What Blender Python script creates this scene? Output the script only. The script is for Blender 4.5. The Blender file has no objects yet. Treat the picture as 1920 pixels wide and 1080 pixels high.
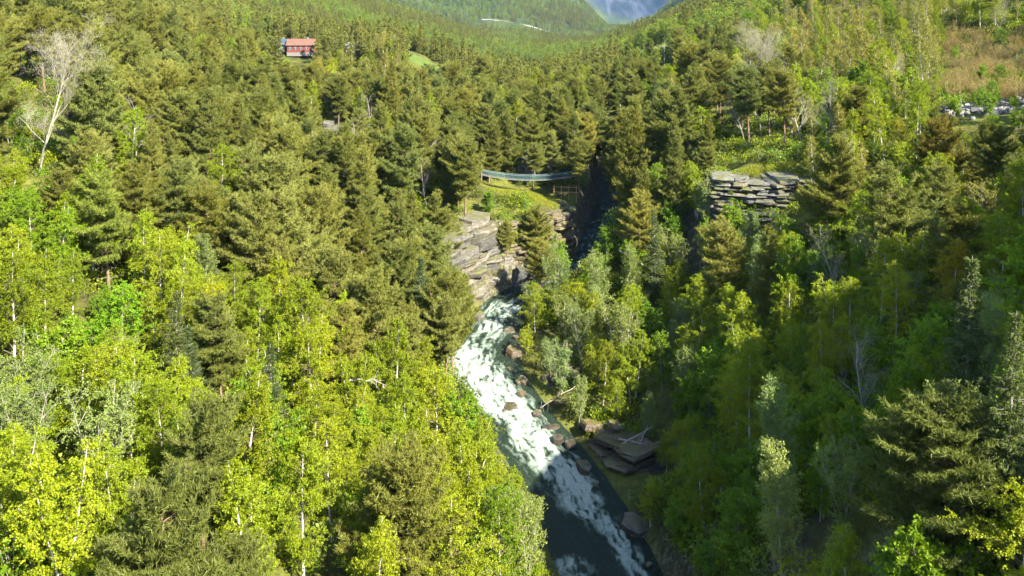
import bpy, math, random
import numpy as np
from mathutils import Vector, Matrix

R = math.radians
SC = bpy.context.scene
COL = SC.collection

# ------------------------------------------------------------------ camera, sky, sun, exposure
CAM_Z, FPX, YH = 60.0, 1700.0, -60.0          # eye height, focal length and horizon row at 1920 x 1080
cam = bpy.data.cameras.new('camera')
cam.sensor_width = 36.0
cam.lens = 36.0 * FPX / 1920.0
cam.shift_y = -(540.0 - YH) / 1920.0          # frame cut from the lower part of a taller picture
cam.clip_start, cam.clip_end = 0.5, 40000.0
cam_o = bpy.data.objects.new('camera', cam)
cam_o.location = (0, 0, CAM_Z)
cam_o.rotation_euler = (R(90), 0, 0)
COL.objects.link(cam_o)
SC.camera = cam_o

SUN_EL, SUN_AZ = R(40.0), math.atan2(-0.69, 0.72)      # to the right of the camera and a little behind it
sun_dir = Vector((math.cos(SUN_EL) * math.cos(SUN_AZ), math.cos(SUN_EL) * math.sin(SUN_AZ), math.sin(SUN_EL)))
world = bpy.data.worlds.new('World')
SC.world = world
world.use_nodes = True
wn = world.node_tree
sky = wn.nodes.new('ShaderNodeTexSky')
sky.sky_type = 'NISHITA'
sky.sun_disc = False
sky.sun_elevation = SUN_EL
sky.sun_rotation = math.atan2(sun_dir.x, sun_dir.y)
sky.altitude = 300
sky.air_density = 1.0
sky.dust_density = 0.6
bg = wn.nodes['Background']
bg.inputs['Strength'].default_value = 0.105
wn.links.new(sky.outputs['Color'], bg.inputs['Color'])
sl = bpy.data.lights.new('sun', 'SUN')
sl.energy = 5.0
sl.angle = R(0.53)
sl.color = (1.0, 0.93, 0.80)
sun_o = bpy.data.objects.new('sun', sl)
sun_o.rotation_euler = (-sun_dir).to_track_quat('-Z', 'Y').to_euler()
sun_o.location = (120, -60, 160)
COL.objects.link(sun_o)

SC.view_settings.view_transform = 'Standard'
SC.view_settings.look = 'None'
SC.view_settings.exposure = 2.2
SC.view_settings.gamma = 1.0
SC.view_settings.use_curve_mapping = False
SC.render.engine = 'CYCLES'
cy = SC.cycles
cy.use_denoising = True
cy.max_bounces = 4
cy.diffuse_bounces = 2
cy.glossy_bounces = 2
cy.transmission_bounces = 2
cy.transparent_max_bounces = 4
cy.volume_bounces = 0
cy.use_adaptive_sampling = True
cy.adaptive_threshold = 0.02
cy.caustics_reflective = False
cy.caustics_refractive = False
# ------------------------------------------------------------------ terrain shape (pure numpy)
#TERRAIN-BEGIN
def vnoise(x, y, seed=0):
    xi, yi = np.floor(x).astype(np.int64), np.floor(y).astype(np.int64)
    fx, fy = x - xi, y - yi
    fx, fy = fx * fx * (3 - 2 * fx), fy * fy * (3 - 2 * fy)
    def hsh(a, b):
        n = (a * 374761393 + b * 668265263 + seed * 974634797) & 0x7fffffff
        n = ((n ^ (n >> 13)) * 1274126177) & 0x7fffffff
        return ((n ^ (n >> 16)) & 0xffff) / 65535.0
    a, b, c, d = hsh(xi, yi), hsh(xi + 1, yi), hsh(xi, yi + 1), hsh(xi + 1, yi + 1)
    return (a * (1 - fx) + b * fx) * (1 - fy) + (c * (1 - fx) + d * fx) * fy

def fbm(x, y, seed=0, octaves=4):
    s, a, t = 0.0, 0.5, 0.0
    for k in range(octaves):
        s = s + a * vnoise(x * 2 ** k, y * 2 ** k, seed + k * 7)
        t += a
        a *= 0.5
    return s / t

def tps_fit(P):
    P = np.array(P, float)
    sc = P[:, :2].std() * 1.0
    Q = P[:, :2] / sc
    d2 = ((Q[:, None] - Q[None]) ** 2).sum(-1)
    K = 0.5 * d2 * np.log(d2 + 1e-12)
    n = len(P)
    A = np.zeros((n + 3, n + 3))
    A[:n, :n] = K + 1e-3 * np.eye(n)
    A[:n, n] = 1
    A[:n, n + 1:] = Q
    A[n, :n] = 1
    A[n + 1:, :n] = Q.T
    w = np.linalg.solve(A, np.concatenate([P[:, 2], np.zeros(3)]))
    def f(x, y):
        x, y = np.atleast_1d(np.asarray(x, float)), np.atleast_1d(np.asarray(y, float))
        sh = x.shape
        q = np.stack([x.ravel(), y.ravel()], 1) / sc
        out = np.empty(len(q))
        for i in range(0, len(q), 20000):
            b = q[i:i + 20000]
            e = ((b[:, None] - Q[None]) ** 2).sum(-1)
            out[i:i + 20000] = (0.5 * e * np.log(e + 1e-12)) @ w[:n] + w[n] + b @ w[n + 1:]
        return out.reshape(sh)
    return f

def sstep(a, b, x):
    t = np.clip((x - a) / (b - a), 0, 1)
    return t * t * (3 - 2 * t)

NEAR_PTS = [  # unseen hill right of the camera is raised to shade the lower right bank
    (-2.8, 78, 7.7), (-10.1, 66, 15.7), (-19.1, 58, 21.1), (-26.3, 52, 25.1), (-40.8, 55, 25.7), (-8.7, 92, 8.0), (-18.0, 85, 14.5), (-30.3, 78, 18.2), 
    (-39.5, 70, 20.5), (-49.7, 88, 23.2), (-36.9, 95, 20.3), (-21.2, 100, 15.3), (-11.9, 112, 9.9), (-59.3, 105, 28.5), (-55.6, 110, 32.2), (-43.5, 112, 24.4), 
    (-31.9, 118, 19.7), (-19.6, 128, 13.3), (-11.5, 140, 7.3), (-11.1, 152, 17.1), (-6.4, 156, 17.5), (-18.5, 150, 17.6), (-30.7, 145, 20.8), (-49.4, 150, 25.6), 
    (-69.1, 145, 33.6), (-90.4, 160, 40.2), (-26.8, 175, 19.9), (-12.0, 185, 17.6), (4.0, 170, 17.5), (8.8, 167, 16.8), (-1.2, 200, 17.6), (-59.5, 220, 23.8), 
    (-91.9, 220, 36.7), (-126.5, 250, 48.2), (-36.7, 240, 19.1), (-8.8, 250, 16.5), (20.6, 250, 16.2), (-80.3, 350, 24.0), (-102.9, 330, 27.0), (-147.5, 380, 39.9), 
    (-32.9, 350, 21.9), (49.4, 400, 20.5), (14.2, 83, 4.3), (18.9, 73, 11.0), (20.6, 65, 16.4), (25.2, 58, 21.1), (27.6, 50, 26.5), (17.8, 108, 0.9), 
    (9.3, 113, 2.8), (13.2, 118, 4.5), (19.6, 98, 4.7), (25.4, 80, 14.8), (29.6, 68, 21.6), (34.3, 62, 26.8), (21.8, 128, 6.5), (29.0, 112, 13.2), 
    (35.8, 95, 20.3), (44.2, 80, 26.6), (21.2, 150, 12.4), (29.0, 145, 13.9), (36.2, 140, 18.8), (44.4, 128, 21.6), (55.3, 112, 26.4), (34.7, 144, 25.7), 
    (41.5, 144, 26.5), (52.7, 140, 28.7), (60.1, 138, 30.8), (69.1, 125, 31.3), (40.9, 158, 26.5), (33.0, 165, 25.1), (20.7, 185, 17.6), (55.5, 160, 28.9), 
    (72.5, 158, 35.4), (80.9, 158, 36.3), (87.5, 155, 37.2), (108.2, 200, 41.2), (128.5, 260, 44.7), (86.6, 230, 35.6), (62.1, 240, 30.4), (42.0, 210, 27.9), 
    (51.2, 300, 22.9), (80.3, 350, 35.3), (111.2, 350, 47.6), (110.0, 140, 47.0), (90.0, 105, 46.0), (72.0, 85, 47.0), (56.0, 60, 59.0), (95.0, 60, 74.0), 
    (130.0, 100, 62.0), (150.0, 160, 64.0), (46.0, 42, 49.0), (70.0, 30, 77.0), (48.0, 0, 56.0), (90.0, 0, 80.0), (48.0, -45, 45.0), (90.0, -45, 66.0), 
    (130.0, -40, 74.0), (130.0, 40, 70.0), (16.0, 40, -1.0), (16.0, 0, -1.5), (16.0, -50, -2.0), (-5.0, 40, 9.0), (-5.0, 0, 8.0), (-5.0, -50, 8.0), 
    (-30.0, 30, 28.0), (-30.0, -10, 28.0), (-60.0, 30, 42.0), (-60.0, -20, 44.0), (-110.0, 30, 58.0), (-110.0, -40, 60.0), (-90.0, 90, 44.0), (-110.0, 130, 48.0), 
    (-130.0, 180, 52.0), (-140.0, 240, 56.0), (-150.0, 300, 46.0), (30.0, 30, 17.0), (30.0, -30, 20.0), (22.0, 60, 9.0), (0.0, 60, 8.5), (130.0, 240, 58.0), 
    (140.0, 300, 60.0), (-40.0, 60, 27.0), (-70.0, 70, 40.0), (8.0, 360, 5.0), (0.0, 310, 13.5), (25.0, 335, 9.0), (3.0, 184, 13.0), (8.0, 184, 12.5), 
    (55.0, 75, 42.0), (64.0, 70, 54.0), (60.0, 40, 70.0), (-36.0, 356, 29.0), (-36.0, 336, 22.0), (68.0, 412, 36.0),
]
FAR_PTS = [
    (-300, 0, 104), (-150, 0, 78), (150, 0, 80), (300, 0, 107), (-300, -300, 111), (300, -300, 111), (0, -300, 10),
    (-220, 200, 66), (220, 200, 84), (-120, 200, 44), (0, 200, 18), (120, 200, 50),
    (-300, 400, 88), (-200, 400, 52), (-80, 400, 22), (-30, 400, 10), (0, 400, 0), (30, 400, 3), (50, 400, 17), (100, 400, 32), (180, 400, 62), (300, 400, 104),
    (-450, 700, 113), (-300, 700, 80), (-180, 700, 30), (-130, 700, 8), (-80, 700, -12), (-30, 700, -26), (20, 700, -30), (60, 700, -24), (110, 700, 2), (160, 700, 30),
    (200, 700, 62), (350, 700, 115), (-30, 540, -13), (20, 540, -16), (60, 540, -4), (-90, 540, 6), (-36, 356, 29), (-36, 336, 21), (68, 418, 36), (60, 390, 20), (84, 524, 27), (82, 500, 11),
    (-500, 1100, 115), (-350, 1100, 80), (-207, 1100, 20), (-129, 1100, 6), (-71, 1100, -16), (-26, 1100, -34), (30, 1100, -50),
    (90, 1100, -46), (130, 1100, -44), (165, 1100, -24), (220, 1100, 18), (450, 1100, 122), (900, 1100, 188),
    (-500, 1500, 50), (-250, 1500, -26), (-100, 1500, -62), (0, 1500, -56), (80, 1500, -58), (150, 1500, -74), (210, 1500, -58),
    (300, 1500, -4), (700, 1500, 148),
    (0, 1750, -56), (100, 1750, -72), (-300, 1750, -20), (-700, 1750, 110), (200, 1750, -92), (280, 1750, -74),
    (-500, 2300, 162), (-200, 2300, 122), (0, 2300, 56), (100, 2300, 0), (180, 2300, -64), (232, 2300, -108), (280, 2300, -122), (350, 2300, -112),
    (480, 2300, 30), (800, 2300, 144),
    (-700, 3000, 254), (0, 3000, 170), (150, 3000, 115), (300, 3000, -130), (390, 3000, -178), (470, 3000, -170), (650, 3000, 60), (1000, 3000, 188),
    (0, 4000, 201), (400, 4000, -150), (530, 4000, -232), (640, 4000, -226), (900, 4000, 100), (1300, 4000, 210),
    (400, 4700, -120), (620, 4700, -270), (800, 4700, -230), (1100, 4700, 111), (0, 4700, 210),
    (300, 5800, 258), (560, 5600, 214), (760, 5700, 201), (1000, 5800, 254), (1500, 5800, 320), (-800, 5800, 342),
    (0, 9000, 408), (2500, 9000, 408), (-3000, 9000, 408), (3000, 5000, 386), (-3000, 4000, 408), (-2500, 1500, 276), (2500, 1500, 298),
]
# river centre line: x, y, water level, width
RIVER = np.array([
    (17, -60, -2.2, 10.1), (16.5, 0, -1.6, 9.8), (15.5, 40, -1, 9.4), (13.5, 62, -0.5, 9), (11, 80, -0.2, 9), (9.8, 90, 0, 8.8),
    (7.5, 99, 0.3, 8.4), (4.5, 107, 1.5, 7.9), (0.7, 114, 3, 7.6), (-3.1, 122, 4.4, 8.3), (-4.1, 130, 5.3, 7.9), (-2.6, 138, 6, 6.2),
    (-0.8, 145, 6.5, 5.4), (4, 151, 7, 5), (10, 156, 7.5, 4.7), (14, 164, 8, 4.7), (16.5, 176, 8.6, 4.7), (19.5, 190, 9.4, 4.3),
    (22.5, 206, 10.4, 3.6), (25, 222, 11.6, 2.9), (28, 240, 13.5, 2.2)], float)

def river_dense(step=0.5):
    P = RIVER
    t = np.arange(len(P))
    out = []
    for i in range(len(P) - 1):
        p0, p1, p2, p3 = P[max(i - 1, 0)], P[i], P[i + 1], P[min(i + 2, len(P) - 1)]
        n = max(2, int(np.hypot(*(p2 - p1)[:2]) / step))
        u = np.linspace(0, 1, n, endpoint=False)[:, None]
        out.append(0.5 * (2 * p1 + (p2 - p0) * u + (2 * p0 - 5 * p1 + 4 * p2 - p3) * u ** 2 + (-p0 + 3 * p1 - 3 * p2 + p3) * u ** 3))
    out.append(P[-1:])
    return np.concatenate(out)

RD = river_dense(0.5)

def river_dist(x, y):
    """distance to the centre line minus half width, and the water level there"""
    x, y = np.asarray(x, float), np.asarray(y, float)
    sh = x.shape
    q = np.stack([x.ravel(), y.ravel()], 1)
    d, z = np.full(len(q), 1e3), np.zeros(len(q))
    near = np.where((np.abs(q[:, 0] - 5) < 60) & (q[:, 1] < 330) & (q[:, 1] > -80))[0]
    S = RD[::2]
    for i in range(0, len(near), 8000):
        k = near[i:i + 8000]
        e = np.sqrt(((q[k][:, None] - S[None, :, :2]) ** 2).sum(-1))
        j = e.argmin(1)
        d[k] = e[np.arange(len(k)), j] - S[j, 3] * 0.5
        z[k] = S[j, 2]
    return d.reshape(sh), z.reshape(sh)

_near, _far = tps_fit(NEAR_PTS), tps_fit(FAR_PTS)

def height(x, y, rough=True):
    x, y = np.atleast_1d(np.asarray(x, float)), np.atleast_1d(np.asarray(y, float))
    k = np.maximum(sstep(300, 420, y), np.maximum(sstep(120, 200, np.abs(x)), sstep(-45, -110, y)))
    h = np.zeros(x.shape)
    m = k < 1
    if m.any():
        h[m] += _near(x[m], y[m]) * (1 - k[m])
    m = k > 0
    if m.any():
        h[m] += _far(x[m], y[m]) * k[m]
    if rough:
        far = np.clip((y - 300) / 900, 0, 1)
        h = h + (fbm(x / 9.0, y / 9.0, 3) - .5) * 2.2 * (1 - far) + (fbm(x / 160.0, y / 160.0, 5, 5) - .5) * (60 * np.clip((y - 600) / 3000, 0, 1.0))
        h = h + (1 - np.abs(2 * fbm(x / 420.0, y / 420.0, 15, 5) - 1)) * 150 * np.clip((y - 4700) / 900, 0, 1)
    trough = 60 - .062 * y - 18 + np.maximum(0, np.abs(x - .126 * y) - .020 * y) * 1.0       # the main valley running out between the fells
    h = np.where((y > 1900) & (y < 4850), np.minimum(h, trough), h)
    d, z = river_dist(x, y)
    w = sstep(-0.3, 4.2, d)
    bed = z - 1.6 + 1.4 * sstep(-1.2, 1.2, d)
    return np.where(d < 8, bed * (1 - w) + np.maximum(h, z + 0.25) * w, h)
#TERRAIN-END

# ------------------------------------------------------------------ helpers
class MB:
    """collects vertices and faces (triangles or quads) with a material slot and a per-face random value"""
    def __init__(self):
        self.v, self.f, self.n = [], [], 0
    def add(self, V, F, mat=0, var=None, smooth=False):
        V, F = np.asarray(V, np.float32).reshape(-1, 3), np.asarray(F, np.int32)
        if len(F) == 0:
            return
        if var is None:
            var = np.full(len(F), 0.5)
        self.v.append(V)
        self.f.append((F + self.n, mat, np.asarray(var, np.float32), smooth))
        self.n += len(V)
    def merged(self, other, mat_shift=0):
        base = self.n
        for V in other.v:
            self.v.append(V)
        for F, m, va, s in other.f:
            self.f.append((F + base, m + mat_shift, va, s))
        self.n += other.n
        return self
    def mesh(self, name, mats):
        me = bpy.data.meshes.new(name)
        V = np.concatenate(self.v)
        me.vertices.add(len(V))
        me.vertices.foreach_set('co', V.ravel())
        lt = np.concatenate([np.full(len(F), F.shape[1], np.int32) for F, m, va, s in self.f])
        lv = np.concatenate([F.ravel() for F, m, va, s in self.f])
        ls = np.concatenate([[0], np.cumsum(lt)[:-1]]).astype(np.int32)
        me.loops.add(len(lv))
        me.loops.foreach_set('vertex_index', lv)
        me.polygons.add(len(lt))
        me.polygons.foreach_set('loop_start', ls)
        me.polygons.foreach_set('material_index', np.concatenate([np.full(len(F), m, np.int32) for F, m, va, s in self.f]))
        me.polygons.foreach_set('use_smooth', np.concatenate([np.full(len(F), s, bool) for F, m, va, s in self.f]))
        for m in (mats if isinstance(mats, (list, tuple)) else [mats]):
            me.materials.append(m)
        me.update(calc_edges=True)
        a = me.attributes.new('var', 'FLOAT', 'FACE')
        a.data.foreach_set('value', np.concatenate([va for F, m, va, s in self.f]))
        return me

def link(o, parent=None, **props):
    COL.objects.link(o)
    if parent is not None:
        o.parent = parent
    for k, v in props.items():
        o[k] = v
    return o

def obj(name, mb, mats, parent=None, loc=None, **props):
    me = mb.mesh(name, mats) if isinstance(mb, MB) else mb
    o = bpy.data.objects.new(name, me)
    if loc is not None:
        o.location = loc
    return link(o, parent, **props)

def empty(name, loc, rz=0.0, **props):
    o = bpy.data.objects.new(name, None)
    o.empty_display_size = 0.3
    o.location = loc
    o.rotation_euler = (0, 0, rz)
    return link(o, None, **props)

BOXF = np.array([(0, 3, 2, 1), (4, 5, 6, 7), (0, 1, 5, 4), (1, 2, 6, 5), (2, 3, 7, 6), (3, 0, 4, 7)])

def box(mb, c, s, mat=0, rz=0.0):
    x, y, z = s[0] / 2, s[1] / 2, s[2] / 2
    V = np.array([(-x, -y, -z), (x, -y, -z), (x, y, -z), (-x, y, -z), (-x, -y, z), (x, -y, z), (x, y, z), (-x, y, z)])
    ca, sa = math.cos(rz), math.sin(rz)
    V = V @ np.array([[ca, sa, 0], [-sa, ca, 0], [0, 0, 1]]) + np.array(c)
    mb.add(V, BOXF, mat)

def tube(mb, P, r, sides=5, mat=0, var=None, cap=True):
    """tapered tube along the points P with radii r"""
    P = np.asarray(P, float)
    r = np.broadcast_to(np.asarray(r, float), (len(P),))
    T = np.gradient(P, axis=0)
    T /= np.linalg.norm(T, axis=1)[:, None] + 1e-9
    ref = np.array([0.31, 0.17, 0.93]) if abs(T[0][2]) < .8 else np.array([0.93, 0.3, 0.1])
    A = np.cross(T, ref)
    A /= np.linalg.norm(A, axis=1)[:, None] + 1e-9
    B = np.cross(T, A)
    th = np.arange(sides) * 2 * math.pi / sides
    V = P[:, None] + r[:, None, None] * (np.cos(th)[None, :, None] * A[:, None] + np.sin(th)[None, :, None] * B[:, None])
    n = len(P)
    i, j = np.meshgrid(np.arange(n - 1), np.arange(sides), indexing='ij')
    a = i * sides + j
    b = i * sides + (j + 1) % sides
    F = np.stack([a, b, b + sides, a + sides], -1).reshape(-1, 4)
    mb.add(V.reshape(-1, 3), F, mat, None if var is None else np.full(len(F), var), True)
    if cap and sides == 4:
        mb.add(V[-1], [[0, 1, 2, 3]], mat)
        mb.add(V[0], [[3, 2, 1, 0]], mat)
    elif cap and sides > 4:
        for ring, c in ((V[-1], P[-1]), (V[0], P[0])):
            W = np.vstack([ring, c[None]])
            mb.add(W, [(k, (k + 1) % sides, sides) for k in range(sides)], mat)

def rock_mesh(rng, sx, sy, sz, layered=True):
    """one rough stone slab: a jittered polygon in three rings, uneven and chipped"""
    n = rng.integers(7, 11)
    th = np.sort((np.arange(n) + rng.uniform(-.3, .3, n)) * 2 * math.pi / n)
    rad = rng.uniform(.88, 1.1, n)
    sq = 1 / np.maximum(np.abs(np.cos(th)), np.abs(np.sin(th))) ** .9
    ring = np.stack([np.cos(th) * rad * sq * sx / 2, np.sin(th) * rad * sq * sy / 2], 1)
    V, F = [], []
    zs = (-.5, -.18, .2, .5)
    sc = (rng.uniform(.86, .99), rng.uniform(.97, 1.05), rng.uniform(.95, 1.05), rng.uniform(.88, .99))
    tilt = rng.uniform(-.12, .12, 2)
    for k in range(4):
        p = ring * sc[k] * rng.uniform(.95, 1.05, (n, 1))
        z = zs[k] * sz + p @ tilt + rng.uniform(-.05, .05, n) * sz
        V.append(np.column_stack([p, z]))
    V = np.concatenate(V + [np.array([[0, 0, .5 * sz * 1.04]])])
    for k in range(3):
        for j in range(n):
            a, b = k * n + j, k * n + (j + 1) % n
            F.append((a, b, b + n, a + n))
    mb = MB()
    mb.add(V, F, 0)
    mb.add(V, [(3 * n + j, 3 * n + (j + 1) % n, 4 * n) for j in range(n)], 0)
    return mb

# ------------------------------------------------------------------ materials
def mat_new(name):
    m = bpy.data.materials.new(name)
    m.use_nodes = True
    nt = m.node_tree
    nt.nodes.clear()
    out = nt.nodes.new('ShaderNodeOutputMaterial')
    return m, nt, out

def N(nt, t, **kw):
    n = nt.nodes.new(t)
    for k, v in kw.items():
        if k in n.inputs.keys():
            n.inputs[k].default_value = v
        else:
            setattr(n, k, v)
    return n

def L(nt, a, b):
    nt.links.new(a, b)

def ramp(nt, fac, stops):
    r = nt.nodes.new('ShaderNodeValToRGB')
    el = r.color_ramp.elements
    while len(el) > 1:
        el.remove(el[-1])
    for i, (p, c) in enumerate(stops):
        e = el[0] if i == 0 else el.new(p)
        e.position = p
        e.color = (c[0], c[1], c[2], 1) if len(c) == 3 else c
    if fac is not None:
        L(nt, fac, r.inputs['Fac'])
    return r.outputs['Color']

def mix(nt, fac, a, b, mode='MIX'):
    m = nt.nodes.new('ShaderNodeMix')
    m.data_type = 'RGBA'
    m.blend_type = mode
    for sock, val in ((m.inputs['Factor'], fac), (m.inputs['A'], a), (m.inputs['B'], b)):
        if isinstance(val, bpy.types.NodeSocket):
            L(nt, val, sock)
        elif sock.type == 'RGBA':
            sock.default_value = (val[0], val[1], val[2], 1)
        else:
            sock.default_value = val
    return m.outputs['Result']

def noise(nt, scale, detail=4, rough=.55, coord='Object', vec=None, dist=0.0):
    n = N(nt, 'ShaderNodeTexNoise')
    n.inputs['Scale'].default_value = scale
    n.inputs['Detail'].default_value = detail
    n.inputs['Roughness'].default_value = rough
    n.inputs['Distortion'].default_value = dist
    if vec is None:
        vec = N(nt, 'ShaderNodeTexCoord').outputs[coord] if coord != 'World' else N(nt, 'ShaderNodeNewGeometry').outputs['Position']
    L(nt, vec, n.inputs['Vector'])
    return n.outputs['Fac']

def math_n(nt, op, a, b=None):
    m = N(nt, 'ShaderNodeMath', operation=op)
    for k, v in ((0, a), (1, b)):
        if v is None:
            continue
        if isinstance(v, bpy.types.NodeSocket):
            L(nt, v, m.inputs[k])
        else:
            m.inputs[k].default_value = v
    return m.outputs[0]

def leaf_material(name, dark, mid, light, transl=.35, rnd=.35, rough=.5):
    """foliage: colour differs leaf by leaf (attribute var) and tree by tree (object random and tint)"""
    m, nt, out = mat_new(name)
    at = N(nt, 'ShaderNodeAttribute', attribute_name='var')
    oi = N(nt, 'ShaderNodeObjectInfo')
    f = math_n(nt, 'ADD', math_n(nt, 'MULTIPLY', at.outputs['Fac'], 1 - rnd), math_n(nt, 'MULTIPLY', oi.outputs['Random'], rnd))
    col = ramp(nt, f, [(0.0, dark), (.5, mid), (1.0, light)])
    col = mix(nt, 1.0, col, oi.outputs['Color'], 'MULTIPLY')
    d = N(nt, 'ShaderNodeBsdfDiffuse')
    t = N(nt, 'ShaderNodeBsdfTranslucent')
    g = N(nt, 'ShaderNodeBsdfGlossy', Roughness=rough)
    g.inputs['Color'].default_value = (.8, .85, .7, 1)
    L(nt, col, d.inputs['Color'])
    tc = mix(nt, 1.0, col, (1.15, 1.25, .55), 'MULTIPLY')
    L(nt, tc, t.inputs['Color'])
    a = N(nt, 'ShaderNodeMixShader', Fac=transl)
    L(nt, d.outputs[0], a.inputs[1])
    L(nt, t.outputs[0], a.inputs[2])
    b = N(nt, 'ShaderNodeMixShader', Fac=.012)
    L(nt, a.outputs[0], b.inputs[1])
    L(nt, g.outputs[0], b.inputs[2])
    L(nt, b.outputs[0], out.inputs['Surface'])
    return m

def plain(name, c, rough=.8, var=.25, scale=6.0, bump=0.0, metal=0.0, spec=.3):
    m, nt, out = mat_new(name)
    p = N(nt, 'ShaderNodeBsdfPrincipled', Roughness=rough, Metallic=metal)
    p.inputs['Specular IOR Level'].default_value = spec
    n = noise(nt, scale, 5, .6)
    col = ramp(nt, n, [(.25, [k * (1 - var) for k in c]), (.75, [min(1, k * (1 + var)) for k in c])])
    L(nt, col, p.inputs['Base Color'])
    if bump:
        b = N(nt, 'ShaderNodeBump', Strength=bump, Distance=.05)
        L(nt, n, b.inputs['Height'])
        L(nt, b.outputs[0], p.inputs['Normal'])
    L(nt, p.outputs[0], out.inputs['Surface'])
    return m

MAT = {}
MAT['pine'] = leaf_material('pine_needles', (.072, .082, .014), (.136, .147, .026), (.218, .218, .046), .26, .45)
MAT['spruce'] = leaf_material('spruce_needles', (.030, .045, .010), (.060, .080, .018), (.100, .118, .028), .18, .4)
MAT['birch'] = leaf_material('birch_leaves', (.125, .172, .005), (.208, .258, .008), (.320, .350, .018), .42, .4)
MAT['rowan'] = leaf_material('broad_leaves', (.080, .148, .007), (.135, .225, .010), (.215, .300, .020), .38, .35)
MAT['willow'] = leaf_material('pale_leaves', (.105, .150, .028), (.175, .225, .052), (.265, .305, .092), .35, .35)
MAT['aspen'] = leaf_material('thin_leaves', (.135, .125, .022), (.220, .205, .034), (.330, .290, .060), .40, .45)
MAT['bud'] = leaf_material('grey_buds', (.16, .15, .07), (.24, .225, .11), (.34, .32, .17), .3, .3)
MAT['tan'] = leaf_material('tan_twigs', (.15, .11, .040), (.25, .19, .070), (.36, .28, .11), .3, .5)
MAT['herb'] = leaf_material('herbs', (.050, .068, .010), (.098, .120, .016), (.165, .172, .028), .35, .4)

def bark(name, stops, zscale, bands=0.0, rough=.9):
    m, nt, out = mat_new(name)
    tc = N(nt, 'ShaderNodeTexCoord')
    mp = N(nt, 'ShaderNodeMapping')
    mp.inputs['Scale'].default_value = (1, 1, zscale)
    L(nt, tc.outputs['Object'], mp.inputs['Vector'])
    n = noise(nt, 5.0, 5, .65, vec=mp.outputs[0])
    p = N(nt, 'ShaderNodeBsdfPrincipled', Roughness=rough)
    p.inputs['Specular IOR Level'].default_value = .2
    L(nt, ramp(nt, n, stops), p.inputs['Base Color'])
    b = N(nt, 'ShaderNodeBump', Strength=.6, Distance=.04)
    L(nt, n, b.inputs['Height'])
    L(nt, b.outputs[0], p.inputs['Normal'])
    L(nt, p.outputs[0], out.inputs['Surface'])
    return m

MAT['pine_bark'] = bark('pine_bark', [(.3, (.085, .055, .035)), (.55, (.19, .125, .08)), (.75, (.28, .19, .125))], .35)
MAT['birch_bark'] = bark('birch_bark', [(.32, (.06, .055, .045)), (.42, (.48, .45, .38)), (.7, (.70, .67, .58))], 2.6)
MAT['grey_bark'] = bark('grey_bark', [(.3, (.14, .125, .10)), (.6, (.30, .28, .22)), (.8, (.44, .41, .34))], .6)
MAT['twig'] = bark('twig_bark', [(.3, (.10, .075, .05)), (.6, (.19, .15, .10)), (.8, (.28, .23, .16))], .6)
MAT['dead_wood'] = bark('dead_wood', [(.3, (.18, .16, .13)), (.6, (.30, .27, .22)), (.8, (.42, .38, .32))], .4)
MAT['bare_bark'] = bark('bare_bark', [(.3, (.18, .165, .12)), (.6, (.31, .29, .21)), (.8, (.42, .39, .30))], .5)

def rock_material(name, lo, mid, hi, stain=(.22, .12, .05), moss=.0, wet=.0):
    m, nt, out = mat_new(name)
    geo = N(nt, 'ShaderNodeNewGeometry')
    mp = N(nt, 'ShaderNodeMapping')
    mp.inputs['Scale'].default_value = (.5, .5, 2.2)
    L(nt, geo.outputs['Position'], mp.inputs['Vector'])
    n1 = noise(nt, 1.9, 9, .72, vec=mp.outputs[0])
    n2 = noise(nt, .35, 4, .6, vec=geo.outputs['Position'])
    n3 = noise(nt, 7.0, 4, .7, vec=mp.outputs[0])
    col = ramp(nt, n1, [(.3, lo), (.5, mid), (.68, hi)])
    col = mix(nt, ramp(nt, n2, [(.52, (0, 0, 0)), (.66, (.75, .75, .75))]), col, stain)
    vo = N(nt, 'ShaderNodeTexVoronoi', feature='DISTANCE_TO_EDGE')
    vo.inputs['Scale'].default_value = 1.5
    wv = N(nt, 'ShaderNodeMixRGB', blend_type='ADD')
    wv.inputs['Fac'].default_value = .5
    L(nt, mp.outputs[0], wv.inputs['Color1'])
    L(nt, N(nt, 'ShaderNodeTexNoise', Scale=2.5).outputs['Color'], wv.inputs['Color2'])
    L(nt, wv.outputs[0], vo.inputs['Vector'])
    crack = ramp(nt, vo.outputs['Distance'], [(.0, (0, 0, 0)), (.05, (1, 1, 1))])
    col = mix(nt, crack, (.03, .028, .022), col)
    oi = N(nt, 'ShaderNodeObjectInfo')
    col = mix(nt, 1.0, col, ramp(nt, oi.outputs['Random'], [(0, (.58, .58, .60)), (.6, (1.0, .98, .94)), (1, (1.15, 1.1, 1.0))]), 'MULTIPLY')
    if moss:
        sep = N(nt, 'ShaderNodeSeparateXYZ')
        L(nt, geo.outputs['Normal'], sep.inputs[0])
        up = math_n(nt, 'MULTIPLY', math_n(nt, 'GREATER_THAN', sep.outputs['Z'], .62), ramp(nt, noise(nt, .8, 4, .6, vec=geo.outputs['Position']), [(.42, (0, 0, 0)), (.6, (1, 1, 1))]))
        col = mix(nt, math_n(nt, 'MULTIPLY', up, moss), col, (.10, .105, .02))
    p = N(nt, 'ShaderNodeBsdfPrincipled', Roughness=.85 - .4 * wet)
    p.inputs['Specular IOR Level'].default_value = .3
    L(nt, col, p.inputs['Base Color'])
    b = N(nt, 'ShaderNodeBump', Strength=.9, Distance=.12)
    L(nt, math_n(nt, 'ADD', n1, math_n(nt, 'MULTIPLY', n3, .35)), b.inputs['Height'])
    L(nt, b.outputs[0], p.inputs['Normal'])
    L(nt, p.outputs[0], out.inputs['Surface'])
    return m

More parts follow.
